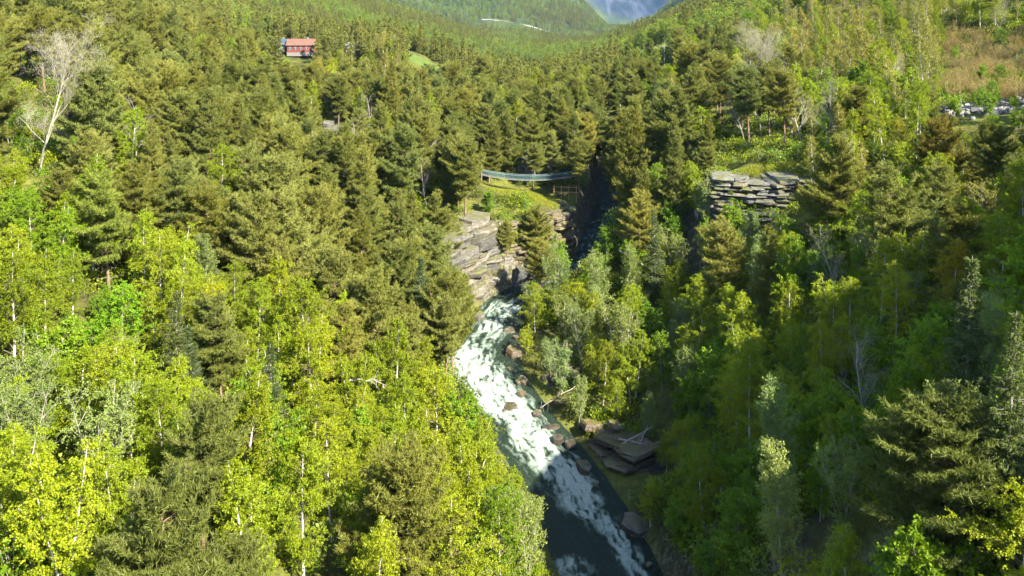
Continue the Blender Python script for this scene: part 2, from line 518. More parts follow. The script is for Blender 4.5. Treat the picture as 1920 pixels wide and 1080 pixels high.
MAT['rock'] = rock_material('cliff_rock', (.045, .042, .034), (.125, .118, .094), (.225, .215, .185), (.105, .085, .055), moss=.9)
MAT['rock_grey'] = rock_material('grey_rock', (.042, .042, .042), (.12, .12, .117), (.23, .23, .222), (.14, .11, .07), moss=.85)
MAT['rock_wet'] = rock_material('river_rock', (.035, .030, .024), (.10, .082, .062), (.20, .165, .13), (.10, .062, .03), moss=.6, wet=1)
MAT['rock_brown'] = rock_material('brown_rock', (.045, .036, .024), (.12, .095, .06), (.23, .19, .13), (.10, .07, .03), moss=.95)
MAT['rock_white'] = rock_material('pale_stone', (.055, .055, .052), (.14, .14, .13), (.25, .25, .235), (.3, .28, .24))

# ------------------------------------------------------------------ ground sheet
def graded(a, lo, hi, b, step, grow):
    """coordinates with an even step between lo and hi and growing steps outside"""
    mid = list(np.arange(lo, hi + 1e-6, step))
    s, x, up = step, mid[-1], []
    while x < b:
        s *= grow
        x += s
        up.append(x)
    s, x, dn = step, mid[0], []
    while x > a:
        s *= grow
        x -= s
        dn.append(x)
    return np.array(dn[::-1] + mid + up)

gx = graded(-4500, -100, 110, 4500, 1.15, 1.055)
gy = graded(-900, 30, 270, 9000, 1.15, 1.035)
GX, GY = np.meshgrid(gx, gy)
GZ = height(GX, GY)
nx, ny = len(gx), len(gy)
ii, jj = np.meshgrid(np.arange(ny - 1), np.arange(nx - 1), indexing='ij')
a = ii * nx + jj
gmb = MB()
gmb.add(np.stack([GX, GY, GZ], -1).reshape(-1, 3), np.stack([a, a + 1, a + nx + 1, a + nx], -1).reshape(-1, 4), 0, None, True)

m, nt, out = mat_new('forest_floor')
geo = N(nt, 'ShaderNodeNewGeometry')
pos = geo.outputs['Position']
n1, n2, n3 = noise(nt, .22, 5, .6, vec=pos), noise(nt, 1.6, 6, .7, vec=pos), noise(nt, .012, 6, .65, vec=pos)
near = ramp(nt, n1, [(.30, (.045, .040, .018)), (.45, (.085, .085, .020)), (.58, (.120, .135, .022)), (.75, (.150, .120, .040))])
near = mix(nt, 1.0, near, ramp(nt, n2, [(.3, (.45, .45, .45)), (.7, (1.25, 1.25, 1.25))]), 'MULTIPLY')
farc = ramp(nt, n3, [(.35, (.022, .034, .010)), (.5, (.036, .052, .014)), (.65, (.06, .078, .02))])
sep = N(nt, 'ShaderNodeSeparateXYZ')
L(nt, pos, sep.inputs[0])
mr = N(nt, 'ShaderNodeMapRange')
mr.inputs['From Min'].default_value, mr.inputs['From Max'].default_value = 300, 600
L(nt, sep.outputs['Y'], mr.inputs['Value'])
col = mix(nt, mr.outputs[0], near, farc)
# steep ground and the far fell are bare rock with streaks of snow in the gullies
sn = N(nt, 'ShaderNodeSeparateXYZ')
L(nt, geo.outputs['Normal'], sn.inputs[0])
st = N(nt, 'ShaderNodeMapRange')
st.inputs['From Min'].default_value, st.inputs['From Max'].default_value = .74, .60
L(nt, sn.outputs['Z'], st.inputs['Value'])
rockc = ramp(nt, n2, [(.3, (.035, .032, .018)), (.5, (.07, .066, .03)), (.62, (.15, .135, .10)), (.78, (.26, .24, .20))])
col = mix(nt, st.outputs[0], col, rockc)
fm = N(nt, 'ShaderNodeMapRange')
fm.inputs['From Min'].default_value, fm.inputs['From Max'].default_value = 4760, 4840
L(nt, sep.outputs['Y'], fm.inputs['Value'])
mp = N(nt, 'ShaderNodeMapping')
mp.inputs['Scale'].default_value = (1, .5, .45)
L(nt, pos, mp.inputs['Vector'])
fell = ramp(nt, noise(nt, .009, 8, .66, vec=mp.outputs[0], dist=.8), [(.36, (.010, .018, .016)), (.48, (.022, .030, .038)), (.58, (.045, .054, .068)), (.66, (.06, .07, .085)), (.70, (.20, .215, .25)), (.78, (.28, .30, .33))])  # rock and snow tones, with the blue of distant haze put into the colour
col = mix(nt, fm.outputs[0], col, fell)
p = N(nt, 'ShaderNodeBsdfPrincipled', Roughness=.95)
p.inputs['Specular IOR Level'].default_value = .1
L(nt, col, p.inputs['Base Color'])
b = N(nt, 'ShaderNodeBump', Strength=.8, Distance=.3)
L(nt, n2, b.inputs['Height'])
L(nt, b.outputs[0], p.inputs['Normal'])
L(nt, p.outputs[0], out.inputs['Surface'])
MAT['ground'] = m
obj('ground', gmb, m, kind='structure', label='forest floor of moss, litter and rock sloping into the river gorge')

# ------------------------------------------------------------------ river
D = river_dense(.16)
D = D[(D[:, 1] > 20) & (D[:, 1] < 215)]
T = np.gradient(D[:, :2], axis=0)
T /= np.linalg.norm(T, axis=1)[:, None]
NRM = np.stack([T[:, 1], -T[:, 0]], 1)                       # to the right when looking upstream
S = np.concatenate([[0], np.cumsum(np.linalg.norm(np.diff(D[:, :2], axis=0), axis=1))])
W = np.linspace(-1, 1, 81)
half = D[:, 3:4] * .5 + 1.2
PX = D[:, 0:1] + NRM[:, 0:1] * W * half
PY = D[:, 1:2] + NRM[:, 1:2] * W * half
US, UW = S[:, None] + 0 * W, W * half
yc = D[:, 1:2]
# where the current breaks: strength of the rapids along and across the stream
gauss = lambda y0, sy, w0, sw: np.exp(-((yc - y0) / sy) ** 2 - ((W - w0) / sw) ** 2)
RAP = (1.05 * gauss(111, 5.5, .05, .6) + .9 * gauss(104.5, 3.5, .2, .55) + .9 * gauss(122, 4.5, -.1, .7) + 1.0 * gauss(128, 5, -.4, .65)
       + .85 * gauss(137, 4, 0, .6) + .9 * gauss(143, 2.5, .1, .8) + .8 * gauss(116.5, 3.0, .0, .55) + 1.1 * gauss(91, 2.6, -.62, .3)
       + .85 * gauss(97, 6, .38, .25) + .8 * gauss(88, 7, .5, .22) + .75 * gauss(99.5, 2.4, -.05, .3) + .7 * gauss(80, 6, .25, .24) + .5 * gauss(155, 8, 0, .8) + .4 * gauss(175, 20, 0, .8) + .10)
wx = US + 2.2 * (fbm(US / 3.0, UW / 1.4, 21, 3) - .5)
ww = UW + 1.3 * (fbm(US / 2.2, UW / 2.2, 31, 3) - .5)
streak = fbm(wx / 1.7, ww / .42, 41, 5)
curl = 1 - np.abs(2 * fbm(wx / .9, ww / .6, 51, 4) - 1)
FOAM = np.clip((RAP * 1.25 + (streak - .5) * 2.3 * (.32 + RAP) + (curl - .72) * 1.1 * (.25 + RAP) - .62) * .95, 0, 1)
WAVE = .46 * np.clip(RAP, 0, 1.2) * (fbm(US / 1.5, UW / 1.9, 61, 4) - .4) * 2.4 + .09 * (fbm(US / 1.1, UW / .8, 71, 4) - .5) + .10 * FOAM * (curl - .3)
PZ = D[:, 2:3] + WAVE
rmb = MB()
n_, m_ = PX.shape
ii, jj = np.meshgrid(np.arange(n_ - 1), np.arange(m_ - 1), indexing='ij')
a = ii * m_ + jj
rmb.add(np.stack([PX, PY, PZ], -1).reshape(-1, 3), np.stack([a, a + 1, a + m_ + 1, a + m_], -1).reshape(-1, 4), 0, None, True)
m, nt, out = mat_new('river_water')
fo = N(nt, 'ShaderNodeAttribute', attribute_name='foam')
uvn = N(nt, 'ShaderNodeAttribute', attribute_name='flow')
mp = N(nt, 'ShaderNodeMapping')
mp.inputs['Scale'].default_value = (1, 2.6, 1)
L(nt, uvn.outputs['Vector'], mp.inputs['Vector'])
fn = noise(nt, 1.6, 8, .72, vec=mp.outputs[0], dist=1.2)
fine = noise(nt, 4.5, 6, .7, vec=mp.outputs[0], dist=.8)
fm = math_n(nt, 'ADD', fo.outputs['Fac'], math_n(nt, 'MULTIPLY', math_n(nt, 'SUBTRACT', fn, .5), 1.2))
fk = ramp(nt, fm, [(.02, (0, 0, 0)), (.36, (.16, .16, .16)), (.62, (.46, .46, .46)), (.95, (.95, .95, .95))])
wcol = ramp(nt, fine, [(.3, (.006, .011, .007)), (.7, (.022, .036, .022))])
# aerated water near the foam is milky green
wcol = mix(nt, ramp(nt, fo.outputs['Fac'], [(.0, (0, 0, 0)), (.6, (.9, .9, .9))]), wcol, (.10, .15, .105))
col = mix(nt, fk, wcol, ramp(nt, fine, [(.3, (.15, .20, .155)), (.5, (.30, .34, .285)), (.66, (.50, .52, .46))]))
p = N(nt, 'ShaderNodeBsdfPrincipled', IOR=1.33)
p.inputs['Specular IOR Level'].default_value = .16
L(nt, col, p.inputs['Base Color'])
L(nt, ramp(nt, fk, [(0, (.08, .08, .08)), (.6, (.6, .6, .6))]), p.inputs['Roughness'])
b = N(nt, 'ShaderNodeBump', Strength=.8, Distance=.16)
L(nt, math_n(nt, 'ADD', fn, math_n(nt, 'MULTIPLY', fine, .5)), b.inputs['Height'])
L(nt, b.outputs[0], p.inputs['Normal'])
L(nt, p.outputs[0], out.inputs['Surface'])
rme = rmb.mesh('river', m)
at = rme.attributes.new('foam', 'FLOAT', 'POINT')
at.data.foreach_set('value', FOAM.astype(np.float32).ravel())
at = rme.attributes.new('flow', 'FLOAT_VECTOR', 'POINT')
at.data.foreach_set('vector', np.stack([US, UW + 0 * US, 0 * US], -1).astype(np.float32).ravel())
obj('river', rme, m, kind='structure', label='green mountain river with white rapids winding through the gorge')

# ------------------------------------------------------------------ cliffs of stacked slabs and loose rocks
rock_rng = np.random.default_rng(5)
SLABS = [rock_mesh(rock_rng, 1, 1, 1).mesh('rock_slab', MAT['rock']) for _ in range(14)]
SLABS_GREY = [rock_mesh(rock_rng, 1, 1, 1).mesh('rock_slab', MAT['rock_grey']) for _ in range(12)]
SLABS_BROWN = [rock_mesh(rock_rng, 1, 1, 1).mesh('rock_slab', MAT['rock_brown']) for _ in range(12)]
SLABS_WET = [rock_mesh(rock_rng, 1, 1, 1).mesh('rock_slab', MAT['rock_wet']) for _ in range(12)]
STONES = [rock_mesh(rock_rng, 1, 1, 1).mesh('stone', MAT['rock_white']) for _ in range(8)]

def cliff(name, label, pts, zbot, ztop, seed, meshes=SLABS, length=(1.4, 3.4), thick=(.35, .95), depth=2.4, batter=.25, dip=0.0, out_j=.7, cat='cliff', drop=.06):
    """a rock face along the plan line pts; each slab is a part, courses are recessed and proud unevenly"""
    rng = np.random.default_rng(seed)
    pts = np.array(pts, float)
    seg = np.linalg.norm(np.diff(pts, axis=0), axis=1)
    cum = np.concatenate([[0], np.cumsum(seg)])
    root = empty(name, (float(pts[:, 0].mean()), float(pts[:, 1].mean()), zbot), label=label, category=cat)
    rl = np.array(root.location)
    z = zbot
    while z < ztop:
        th = rng.uniform(*thick)
        shelf = rng.uniform(-.35, .35)
        s = rng.uniform(-1, 0)
        while s < cum[-1]:
            ln = rng.uniform(*length)
            c = min(max(s + ln / 2, 0), cum[-1])
            k = min(np.searchsorted(cum, c, side='right') - 1, len(seg) - 1)
            u = (c - cum[k]) / seg[k]
            p = pts[k] * (1 - u) + pts[k + 1] * u
            t = (pts[k + 1] - pts[k]) / seg[k]
            nrm = np.array([t[1], -t[0]])                    # facing the right-hand side of the line
            ztopc = ztop + 1.6 * (float(vnoise(np.array([c / 3.0 + seed]), np.array([.5]), seed)[0]) - .6)
            if z < ztopc and rng.random() > drop:
                off = -(z - zbot) * batter + shelf + rng.uniform(-out_j, out_j)
                q = p + nrm * (off - depth / 2)
                o = bpy.data.objects.new('rock_slab', meshes[rng.integers(len(meshes))])
                o.location = (q[0] - rl[0], q[1] - rl[1], z + th / 2 + dip * (c - cum[-1] / 2) - rl[2])
                o.scale = (ln * 1.02, depth * rng.uniform(.8, 1.15), th * rng.uniform(.96, 1.12))
                o.rotation_euler = (rng.uniform(-.05, .05), rng.uniform(-.035, .035) - math.atan(dip), math.atan2(t[1], t[0]) + rng.uniform(-.09, .09) + (math.pi if rng.random() < .5 else 0))
                link(o, root)
            s += ln * rng.uniform(.74, .96)
        z += th * .93
    return root

cliff('rock_cliff', 'pale cream layered rock cliff rising straight from the rapids, lit by the sun',
      [(-7.8, 138), (-5.4, 143), (-2.6, 148.5), (.4, 152.6)], 5.2, 17.8, 11, SLABS, (2.0, 7.0), (.3, 2.0), 5.0, .22, .07, .38, 'cliff', .10)
cliff('rock_cliff', 'brownish layered cliff under the yellow grassy knoll below the rope bridge',
      [(.4, 152.6), (7.4, 158.6), (10.6, 163), (12, 168)], 6.6, 16.4, 12, SLABS_BROWN, (1.6, 4.0), (.35, 1.0), 4.2, .14, .0, .6, 'cliff', .1)
cliff('rock_cliff', 'grey thin bedded rock wall below the pine bench on the sunny right bank',
      [(31, 140.5), (36, 139), (42, 138.2), (48.5, 139.5)], 16.5, 26.8, 13, SLABS_GREY, (1.6, 6.0), (.16, .6), 6.5, .16, .02, .35)
cliff('rock_cliff', 'shaded dark grey rock wall behind the big sunlit pine on the right bank',
      [(50, 137.5), (55, 134.5), (61, 130)], 19.5, 28.6, 14, SLABS_GREY, (1.6, 5.2), (.16, .6), 5.5, .14, .0, .4)
cliff('rock_outcrop', 'small pale overhanging rock outcrop among pines below the red house',
      [(-44.5, 203.5), (-41, 203), (-37.5, 205)], 19.6, 24.4, 15, SLABS, (1.6, 3.4), (.6, 1.3), 3.4, -.12, .0, .7, 'rock', .2)
cliff('rock_outcrop', 'tan rock outcrop in the pines up and to the left of the cream cliff',
      [(-26.5, 160.5), (-23.5, 160), (-20, 162)], 14.0, 19.4, 16, SLABS, (1.4, 3.0), (.5, 1.1), 3.0, .1, .0, .6, 'rock', .12)
cliff('rock_outcrop', 'weathered rock outcrop in the pines just behind the rope bridge',
      [(.5, 192), (4, 191.4), (8, 192.4)], 15.6, 19.6, 17, SLABS_GREY, (1.0, 2.4), (.4, .9), 2.6, .2, .0, .6, 'rock', .25)
cliff('rock_ledge', 'dark wet rock ledge at the waterside below the pale leaning willows',
      [(2.6, 132), (3.4, 127), (4.4, 121.5)], 3.5, 5.9, 18, SLABS_WET, (1.4, 3.2), (.22, .55), 4.0, .7, .0, .7, 'rock', .12)
cliff('rock_ledge', 'brown sunlit rock ledge jutting into the foot of the long rapids',
      [(4.8, 120.5), (7.4, 114.2), (9.8, 109.6), (12.4, 105.6)], .8, 2.9, 19, SLABS_WET, (1.4, 4.2), (.3, 1.0), 5.4, .8, .05, .8, 'rock', .1)
cliff('rock_ledge', 'shaded brown rock ledge along the dark pool on the right bank',
      [(12.0, 106.0), (14.3, 99), (16.3, 90), (18.0, 80)], -.9, .9, 20, SLABS_WET, (1.4, 4.2), (.3, .9), 5.0, .8, -.02, .8, 'rock', .1)
cliff('rock_ledge', 'half hidden rock ledge on the left bank under the tall river pine',
      [(-9.6, 120), (-10.6, 127), (-10.4, 132)], 3.4, 6.4, 21, SLABS, (.9, 2.2), (.3, .8), 3.0, .4, .0, .6, 'rock', .15)
# fallen blocks in and beside the water
def boulder(label, x, y, z, s, seed, meshes=SLABS_WET):
    rng = np.random.default_rng(seed)
    o = bpy.data.objects.new('boulder', meshes[rng.integers(len(meshes))])
    o.location = (x, y, z)
    o.scale = s
    o.rotation_euler = (rng.uniform(-.3, .3), rng.uniform(-.3, .3), rng.uniform(0, 6))
    return link(o, None, label=label, category='boulder', group='boulders in the river')
boulder('dark wet boulder splitting the rapids beside the waterside ledge', -.6, 116.6, 3.2, (3.2, 1.7, 1.0), 1)
boulder('low brown boulder at the edge of the long white rapids', 4.6, 113.4, 2.2, (2.4, 1.6, 1.2), 2)
boulder('rounded boulder under the dead branch hanging over the water', 6.6, 117.5, 3.5, (2.2, 1.8, 1.4), 3)
boulder('big flat brown boulder on top of the sunlit ledge', 9.8, 112.2, 3.4, (2.6, 1.7, .9), 4)
boulder('smaller flat brown boulder right of the big one on the sunlit ledge', 12.6, 111.6, 3.6, (1.9, 1.5, .8), 5)
boulder('squat boulder half in the foam below the cream cliff', -5.4, 139.5, 6.3, (2.6, 1.8, 1.3), 6, SLABS)
boulder('shaded grey boulder in the cleft right of the cream cliff', 1.6, 152.0, 7.9, (3.0, 2.6, 3.2), 7, SLABS_GREY)

# stones along the right waterline, counted upstream from the dark pool
brng = np.random.default_rng(8)
sel = RD[(RD[:, 1] > 84) & (RD[:, 1] < 136)]
WORD = ['first', 'second', 'third', 'fourth', 'fifth', 'sixth', 'seventh', 'eighth', 'ninth', 'tenth', 'eleventh', 'twelfth', 'thirteenth', 'fourteenth', 'fifteenth', 'sixteenth',
        'seventeenth', 'eighteenth', 'nineteenth', 'twentieth', 'twenty-first', 'twenty-second']
spots = sorted(int(min(max(k_ + brng.normal(.5, 1.1), 0), 21.9) * len(sel) / 22) for k_ in range(22))
for k_ in range(22):
    q = sel[spots[k_]]
    s_ = .5 + 1.9 * brng.random() ** 2.2
    boulder('wet brown stone along the right waterline, %s upstream from the dark pool' % WORD[k_], q[0] + q[3] * .5 + brng.uniform(-1.0, 1.1), q[1], q[2] + brng.uniform(-.15, .2),
            (s_ * 1.3, s_, s_ * .7), 100 + k_)

# ------------------------------------------------------------------ tree prototypes
UP = np.array([0, 0, 1.0])

def unit(v):
    return v / (np.linalg.norm(v, axis=-1, keepdims=True) + 1e-9)

def leaves(mb, C, axis, size, rng, width=.62, mat=0, flat=0.0, shift=0.0):
    """one small folded leaf (a diamond quad) per centre, along axis; flat tips the blades towards the sky"""
    n = len(C)
    size = np.broadcast_to(size, (n,))[:, None]
    side = unit(np.cross(axis, rng.normal(size=(n, 3)) + flat * np.array([0, 0, 0.01])))
    if flat:
        sflat = unit(np.cross(axis, UP[None] + rng.normal(size=(n, 3)) * .45))
        side = unit(side * (1 - flat) + sflat * flat)
    V = np.stack([C, C + axis * size * .5 + side * size * width * .5, C + axis * size, C + axis * size * .5 - side * size * width * .5], 1)
    F = np.arange(4 * n).reshape(n, 4)
    mb.add(V.reshape(-1, 3), F, mat, np.clip(rng.normal(.5 + shift, .22, n), 0, 1))

def blades(mb, C, D, length, width, rng, mat=0, clump=None):
    n = len(C)
    side = unit(np.cross(D, rng.normal(size=(n, 3)))) * np.broadcast_to(width, (n,))[:, None] * .5
    V = np.stack([C - side, C + side, C + D * np.broadcast_to(length, (n,))[:, None]], 1)
    var = rng.normal(.5, .16, n) if clump is None else clump
    mb.add(V.reshape(-1, 3), np.arange(3 * n).reshape(n, 3), mat, np.clip(var, 0, 1))

def trunk_path(rng, H, lean=.03, n=10, wob=.012):
    z = np.linspace(-.6, H, n)
    a = rng.uniform(0, 6.28)
    b = rng.uniform(0, 6.28, 2)
    x = np.cos(a) * lean * z * (z > 0) + wob * H * np.sin(z / H * 4.5 + b[0]) * np.clip(z / H, 0, 1)
    y = np.sin(a) * lean * z * (z > 0) + wob * H * np.sin(z / H * 3.7 + b[1]) * np.clip(z / H, 0, 1)
    return np.stack([x, y, z], 1)

def along(P, z):
    return np.array([np.interp(z, P[:, 2], P[:, 0]), np.interp(z, P[:, 2], P[:, 1]), z])

def make_pine(seed, H=14.0, Rm=3.1, cb=.3, peak=.28, step=.40, nb=(4, 7), top=.75, blades_n=16, gap=.10, detail=1.0, bw=.066, bl=1.15):
    rng = np.random.default_rng(seed)
    wood, leaf = MB(), MB()
    P = trunk_path(rng, H, rng.uniform(.0, .035), 12, .008)
    tube(wood, P, np.interp(P[:, 2] / H, [-.1, 0, .1, 1], [.24, .22, .17, .025]) * H / 13, 7, 0)
    C, Dv, LEN, CL = [], [], [], []
    lop = rng.uniform(0, 6.28)
    z = cb * H
    while z < H * .985:
        t = min(max((z / H - cb) / (1 - cb), 0), .999)
        prof = (min(1, .58 + .42 * t / peak) if t < peak else ((1 - t) / (1 - peak)) ** top)
        for k in range(rng.integers(*nb)):
            az = rng.uniform(0, 6.28)
            if rng.random() < gap:
                continue
            Lb = Rm * max(prof, .09) * rng.uniform(.62, 1.16) * (1 + .16 * math.cos(az - lop))
            el = math.radians(-12 + 58 * t ** 1.4 + rng.normal(0, 8))
            p0 = along(P, z + rng.uniform(-.15, .15))
            d = np.array([math.cos(az) * math.cos(el), math.sin(az) * math.cos(el), math.sin(el)])
            s = np.linspace(0, 1, 5)[:, None]
            Q = p0 + d * Lb * s + UP * Lb * (.20 * s ** 2.2 - .10 * np.sin(s * 3.14)) + rng.normal(0, .03, (5, 3)) * Lb * s
            tube(wood, Q, np.linspace(.018 + .014 * Lb, .007, 5), 3, 0, cap=False)
            lat = np.array([-math.sin(az), math.cos(az), 0])
            ns = max(2, int(Lb / (.27 / detail)))
            for u in np.linspace(.34 if Lb > 1 else .1, 1.0, ns):
                spread = Lb * .34 * (1.12 - u) + .12
                m_ = max(2, int((2 * spread) / .25 * detail) + 1)
                w = np.linspace(-1, 1, m_) * spread + rng.normal(0, .08, m_)
                idx = u * 4
                i0 = min(int(idx), 3)
                q = Q[i0] * (1 - (idx - i0)) + Q[i0 + 1] * (idx - i0)
                ctr = q + lat * w[:, None] + d * (-np.abs(w)[:, None] * .35) + UP * (rng.normal(0, .07, (m_, 1)) + .05)
                keep = rng.random(m_) > .16
                for c in ctr[keep]:
                    C.append(c)
                    Dv.append(d * .55 + UP * .62)
                    LEN.append(rng.uniform(.26, .42) * bl)
                    CL.append(.42 + .28 * u + rng.normal(0, .11))
        z += step * rng.uniform(.75, 1.25)
    C, Dv, LEN, CL = np.array(C), np.array(Dv), np.array(LEN), np.array(CL)
    n = len(C)
    k = blades_n
    dirs = unit(np.repeat(Dv, k, 0) + rng.normal(0, .75, (n * k, 3)))
    blades(leaf, np.repeat(C, k, 0) + rng.normal(0, .055, (n * k, 3)), dirs, np.repeat(LEN, k) * rng.uniform(.7, 1.1, n * k), bw, rng, 0,
           np.repeat(CL, k) + rng.normal(0, .12, n * k))
    # dead lower branches
    for k in range(rng.integers(7, 16)):
        zz = rng.uniform(.14, cb + .08) * H
        az = rng.uniform(0, 6.28)
        Lb = rng.uniform(.5, 1.9)
        p0 = along(P, zz)
        d = np.array([math.cos(az), math.sin(az), rng.uniform(-.25, .25)])
        Q = p0 + d * Lb * np.linspace(0, 1, 4)[:, None] + rng.normal(0, .06, (4, 3)) * np.linspace(0, 1, 4)[:, None]
        tube(wood, Q, np.linspace(.026, .008, 4), 3, 1, cap=False)
        for j in range(3):
            q0 = Q[rng.integers(1, 4)]
            tube(wood, [q0, q0 + unit(d + rng.normal(0, .8, 3)) * rng.uniform(.2, .6)], [.012, .005], 3, 1, cap=False)
    return wood, leaf

def make_spruce(seed, H=17.0, Rm=2.5, cb=.08, detail=1.0):
    rng = np.random.default_rng(seed)
    wood, leaf = MB(), MB()
    P = trunk_path(rng, H, .01, 8, .003)
    tube(wood, P, np.interp(P[:, 2] / H, [-.1, 0, .1, 1], [.23, .21, .17, .02]), 6, 0)
    C, Dv, CL = [], [], []
    z = cb * H
    while z < H * .99:
        t = min(max((z / H - cb) / (1 - cb), 0), .999)
        for k in range(rng.integers(5, 8)):
            az = rng.uniform(0, 6.28)
            Lb = max(.22, Rm * (1 - t) ** .85 * rng.uniform(.65, 1.15))
            el = math.radians(-18 + 50 * t ** 2 + rng.normal(0, 6))
            d = np.array([math.cos(az) * math.cos(el), math.sin(az) * math.cos(el), math.sin(el)])
            s = np.linspace(0, 1, 4)[:, None]
            Q = along(P, z) + d * Lb * s + UP * Lb * .16 * s ** 2
            tube(wood, Q, np.linspace(.03, .006, 4), 3, 0, cap=False)
            lat = np.array([-math.sin(az), math.cos(az), 0])
            for u in np.linspace(.15, 1, max(2, int(Lb / .2))):
                q = along_poly(Q, u)
                sp = Lb * .26 * (1.15 - u) + .08
                for w in np.linspace(-sp, sp, max(2, int(sp / .12))):
                    C.append(q + lat * w + UP * (-abs(w) * .35 + rng.normal(0, .04)))
                    Dv.append(d * .5 + lat * np.sign(w) * .4 - UP * .35)
                    CL.append(.35 + .35 * u + rng.normal(0, .1))
        z += .36 * rng.uniform(.8, 1.2)
    C, Dv, CL = np.array(C), np.array(Dv), np.array(CL)
    k = 7
    n = len(C)
    blades(leaf, np.repeat(C, k, 0) + rng.normal(0, .05, (n * k, 3)), unit(np.repeat(Dv, k, 0) + rng.normal(0, .55, (n * k, 3))),
           rng.uniform(.18, .34, n * k), .07, rng, 0, np.repeat(CL, k) + rng.normal(0, .1, n * k))
    return wood, leaf

def along_poly(Q, u):
    x = u * (len(Q) - 1)
    i = min(int(x), len(Q) - 2)
    return Q[i] * (1 - (x - i)) + Q[i + 1] * (x - i)

def make_birch(seed, H=12.0, Rm=2.5, cb=.22, nbr=52, twigs=11, per=17, size=.15, droop=.55, peak=.35, trunk_r=.12, stems=1, flat=0.0, elev=(25, 62), shift=0.0, top_pow=.8, spread=.0):
    """slender broadleaf: ascending branches, twigs that hang and carry small leaves; several stems make a clump"""
    rng = np.random.default_rng(seed)
    wood, leaf = MB(), MB()
    LC, LA, LS = [], [], []
    for st in range(stems):
        h = H * (1 if st == 0 else rng.uniform(.7, 1.0))
        P = trunk_path(rng, h, rng.uniform(.0, .05) if stems == 1 else rng.uniform(.12, .12 + spread), 10, .014)
        if stems > 1:
            P[:, :2] += rng.normal(0, .28, 2)
        tube(wood, P, np.interp(P[:, 2] / h, [-.1, 0, .1, 1], [trunk_r * 1.3, trunk_r * 1.15, trunk_r, .012]), 6, 0)
        nb_ = int(nbr / stems * (1.2 if stems > 1 else 1))
        rm = Rm * (1 if stems == 1 else .62)
        for b_ in range(nb_):
            t = min((b_ + rng.uniform(0, 1)) / nb_, .999)
            z = h * (cb + (1 - cb) * t * .97)
            prof = (.55 + .45 * t / peak) if t < peak else ((1 - t) / (1 - peak)) ** top_pow
            Lb = rm * max(prof, .12) * rng.uniform(.6, 1.2)
            az = b_ * 2.4 + rng.normal(0, .5)
            el = math.radians(rng.uniform(*elev) + 15 * t)
            d = np.array([math.cos(az) * math.cos(el), math.sin(az) * math.cos(el), math.sin(el)])
            s = np.linspace(0, 1, 5)[:, None]
            Q = along(P, z) + d * Lb * 1.2 * s - UP * Lb * droop * .55 * s ** 2.4 + rng.normal(0, .04, (5, 3)) * Lb * s
            tube(wood, Q, np.linspace(.012 + .011 * Lb, .005, 5), 3, 1, cap=False)
            nt_ = max(2, int(twigs * Lb / rm + 1.5))
            for k in range(nt_):
                u = rng.uniform(.22, 1.0)
                q = along_poly(Q, u)
                dt = unit(d * .7 + rng.normal(0, .75, 3) + UP * .15)
                lt = rng.uniform(.35, .95) * (.6 + .4 * rm / 2.4)
                m_ = max(3, int(per * rng.uniform(.6, 1.3)))
                w = rng.uniform(.05, 1, m_)[:, None]
                pts = q + dt * lt * w - UP * droop * lt * w ** 2 * 1.1 + rng.normal(0, .055, (m_, 3))
                LC.append(pts)
                LA.append(unit(dt * .5 + rng.normal(0, .7, (m_, 3)) - UP * droop * .7))
                LS.append(np.full(m_, rng.normal(0, .1)))
                if k % 3 == 0:
                    ww = np.array([0, .5, 1])[:, None]
                    tube(wood, q + dt * lt * ww - UP * droop * lt * ww ** 2 * 1.1, [.009, .006, .003], 3, 1, cap=False)
    C, A = np.concatenate(LC), np.concatenate(LA)
    leaves(leaf, C, A, size * rng.uniform(.7, 1.3, len(C)), rng, .68, 0, flat, shift)
    va = np.clip(leaf.f[-1][2] + np.concatenate(LS), 0, 1).astype(np.float32)
    leaf.f[-1] = (leaf.f[-1][0], leaf.f[-1][1], va, False)
    return wood, leaf

def make_bare(seed, H=15.0, spread=.55, depth=4, buds=.5, r0=.17, first=.28, thin=.55, forks=(4, 7)):
    """leafless tree: the limbs fork again and again down to fine twigs"""
    rng = np.random.default_rng(seed)
    wood, leaf = MB(), MB()
    tips = []
    def limb(p, d, Ln, r, lev):
        n = 5
        Q = [p]
        dd = d.copy()
        for k in range(n - 1):
            dd = unit(dd + rng.normal(0, .13, 3) + UP * .05)
            Q.append(Q[-1] + dd * Ln / (n - 1))
        Q = np.array(Q)
        tube(wood, Q, np.linspace(r, r * .45, n), 5 if lev < 2 else 3, 0, cap=False)
        if lev >= depth:
            tips.append(Q[-1])
            tips.append(Q[-2])
            return
        for k in range(rng.integers(*forks) if lev else 18):
            u = rng.uniform(.25 if lev else first, 1)
            q = along_poly(Q, u)
            az = rng.uniform(0, 6.28)
            side = unit(np.cross(dd, [math.cos(az), math.sin(az), .3]))
            nd = unit(dd * .75 + side * spread * rng.uniform(.7, 1.5) + UP * .22)
            limb(q, nd, Ln * (rng.uniform(.42, .62) if lev else rng.uniform(.22, .40) * (1.25 - .6 * u)), max(.006, r * (1 - .6 * u) * thin), lev + 1)
    limb(np.array([0, 0, -.5]), unit(np.array([rng.normal(0, .05), rng.normal(0, .05), 1])), H, r0, 0)
    tips = np.array(tips)
    if buds > 0:
        k = tips[rng.random(len(tips)) < buds]
        k = np.repeat(k, 2, 0) + rng.normal(0, .09, (2 * len(k), 3))
        leaves(leaf, k, unit(rng.normal(size=k.shape)), .09, rng, .6)
    return wood, leaf

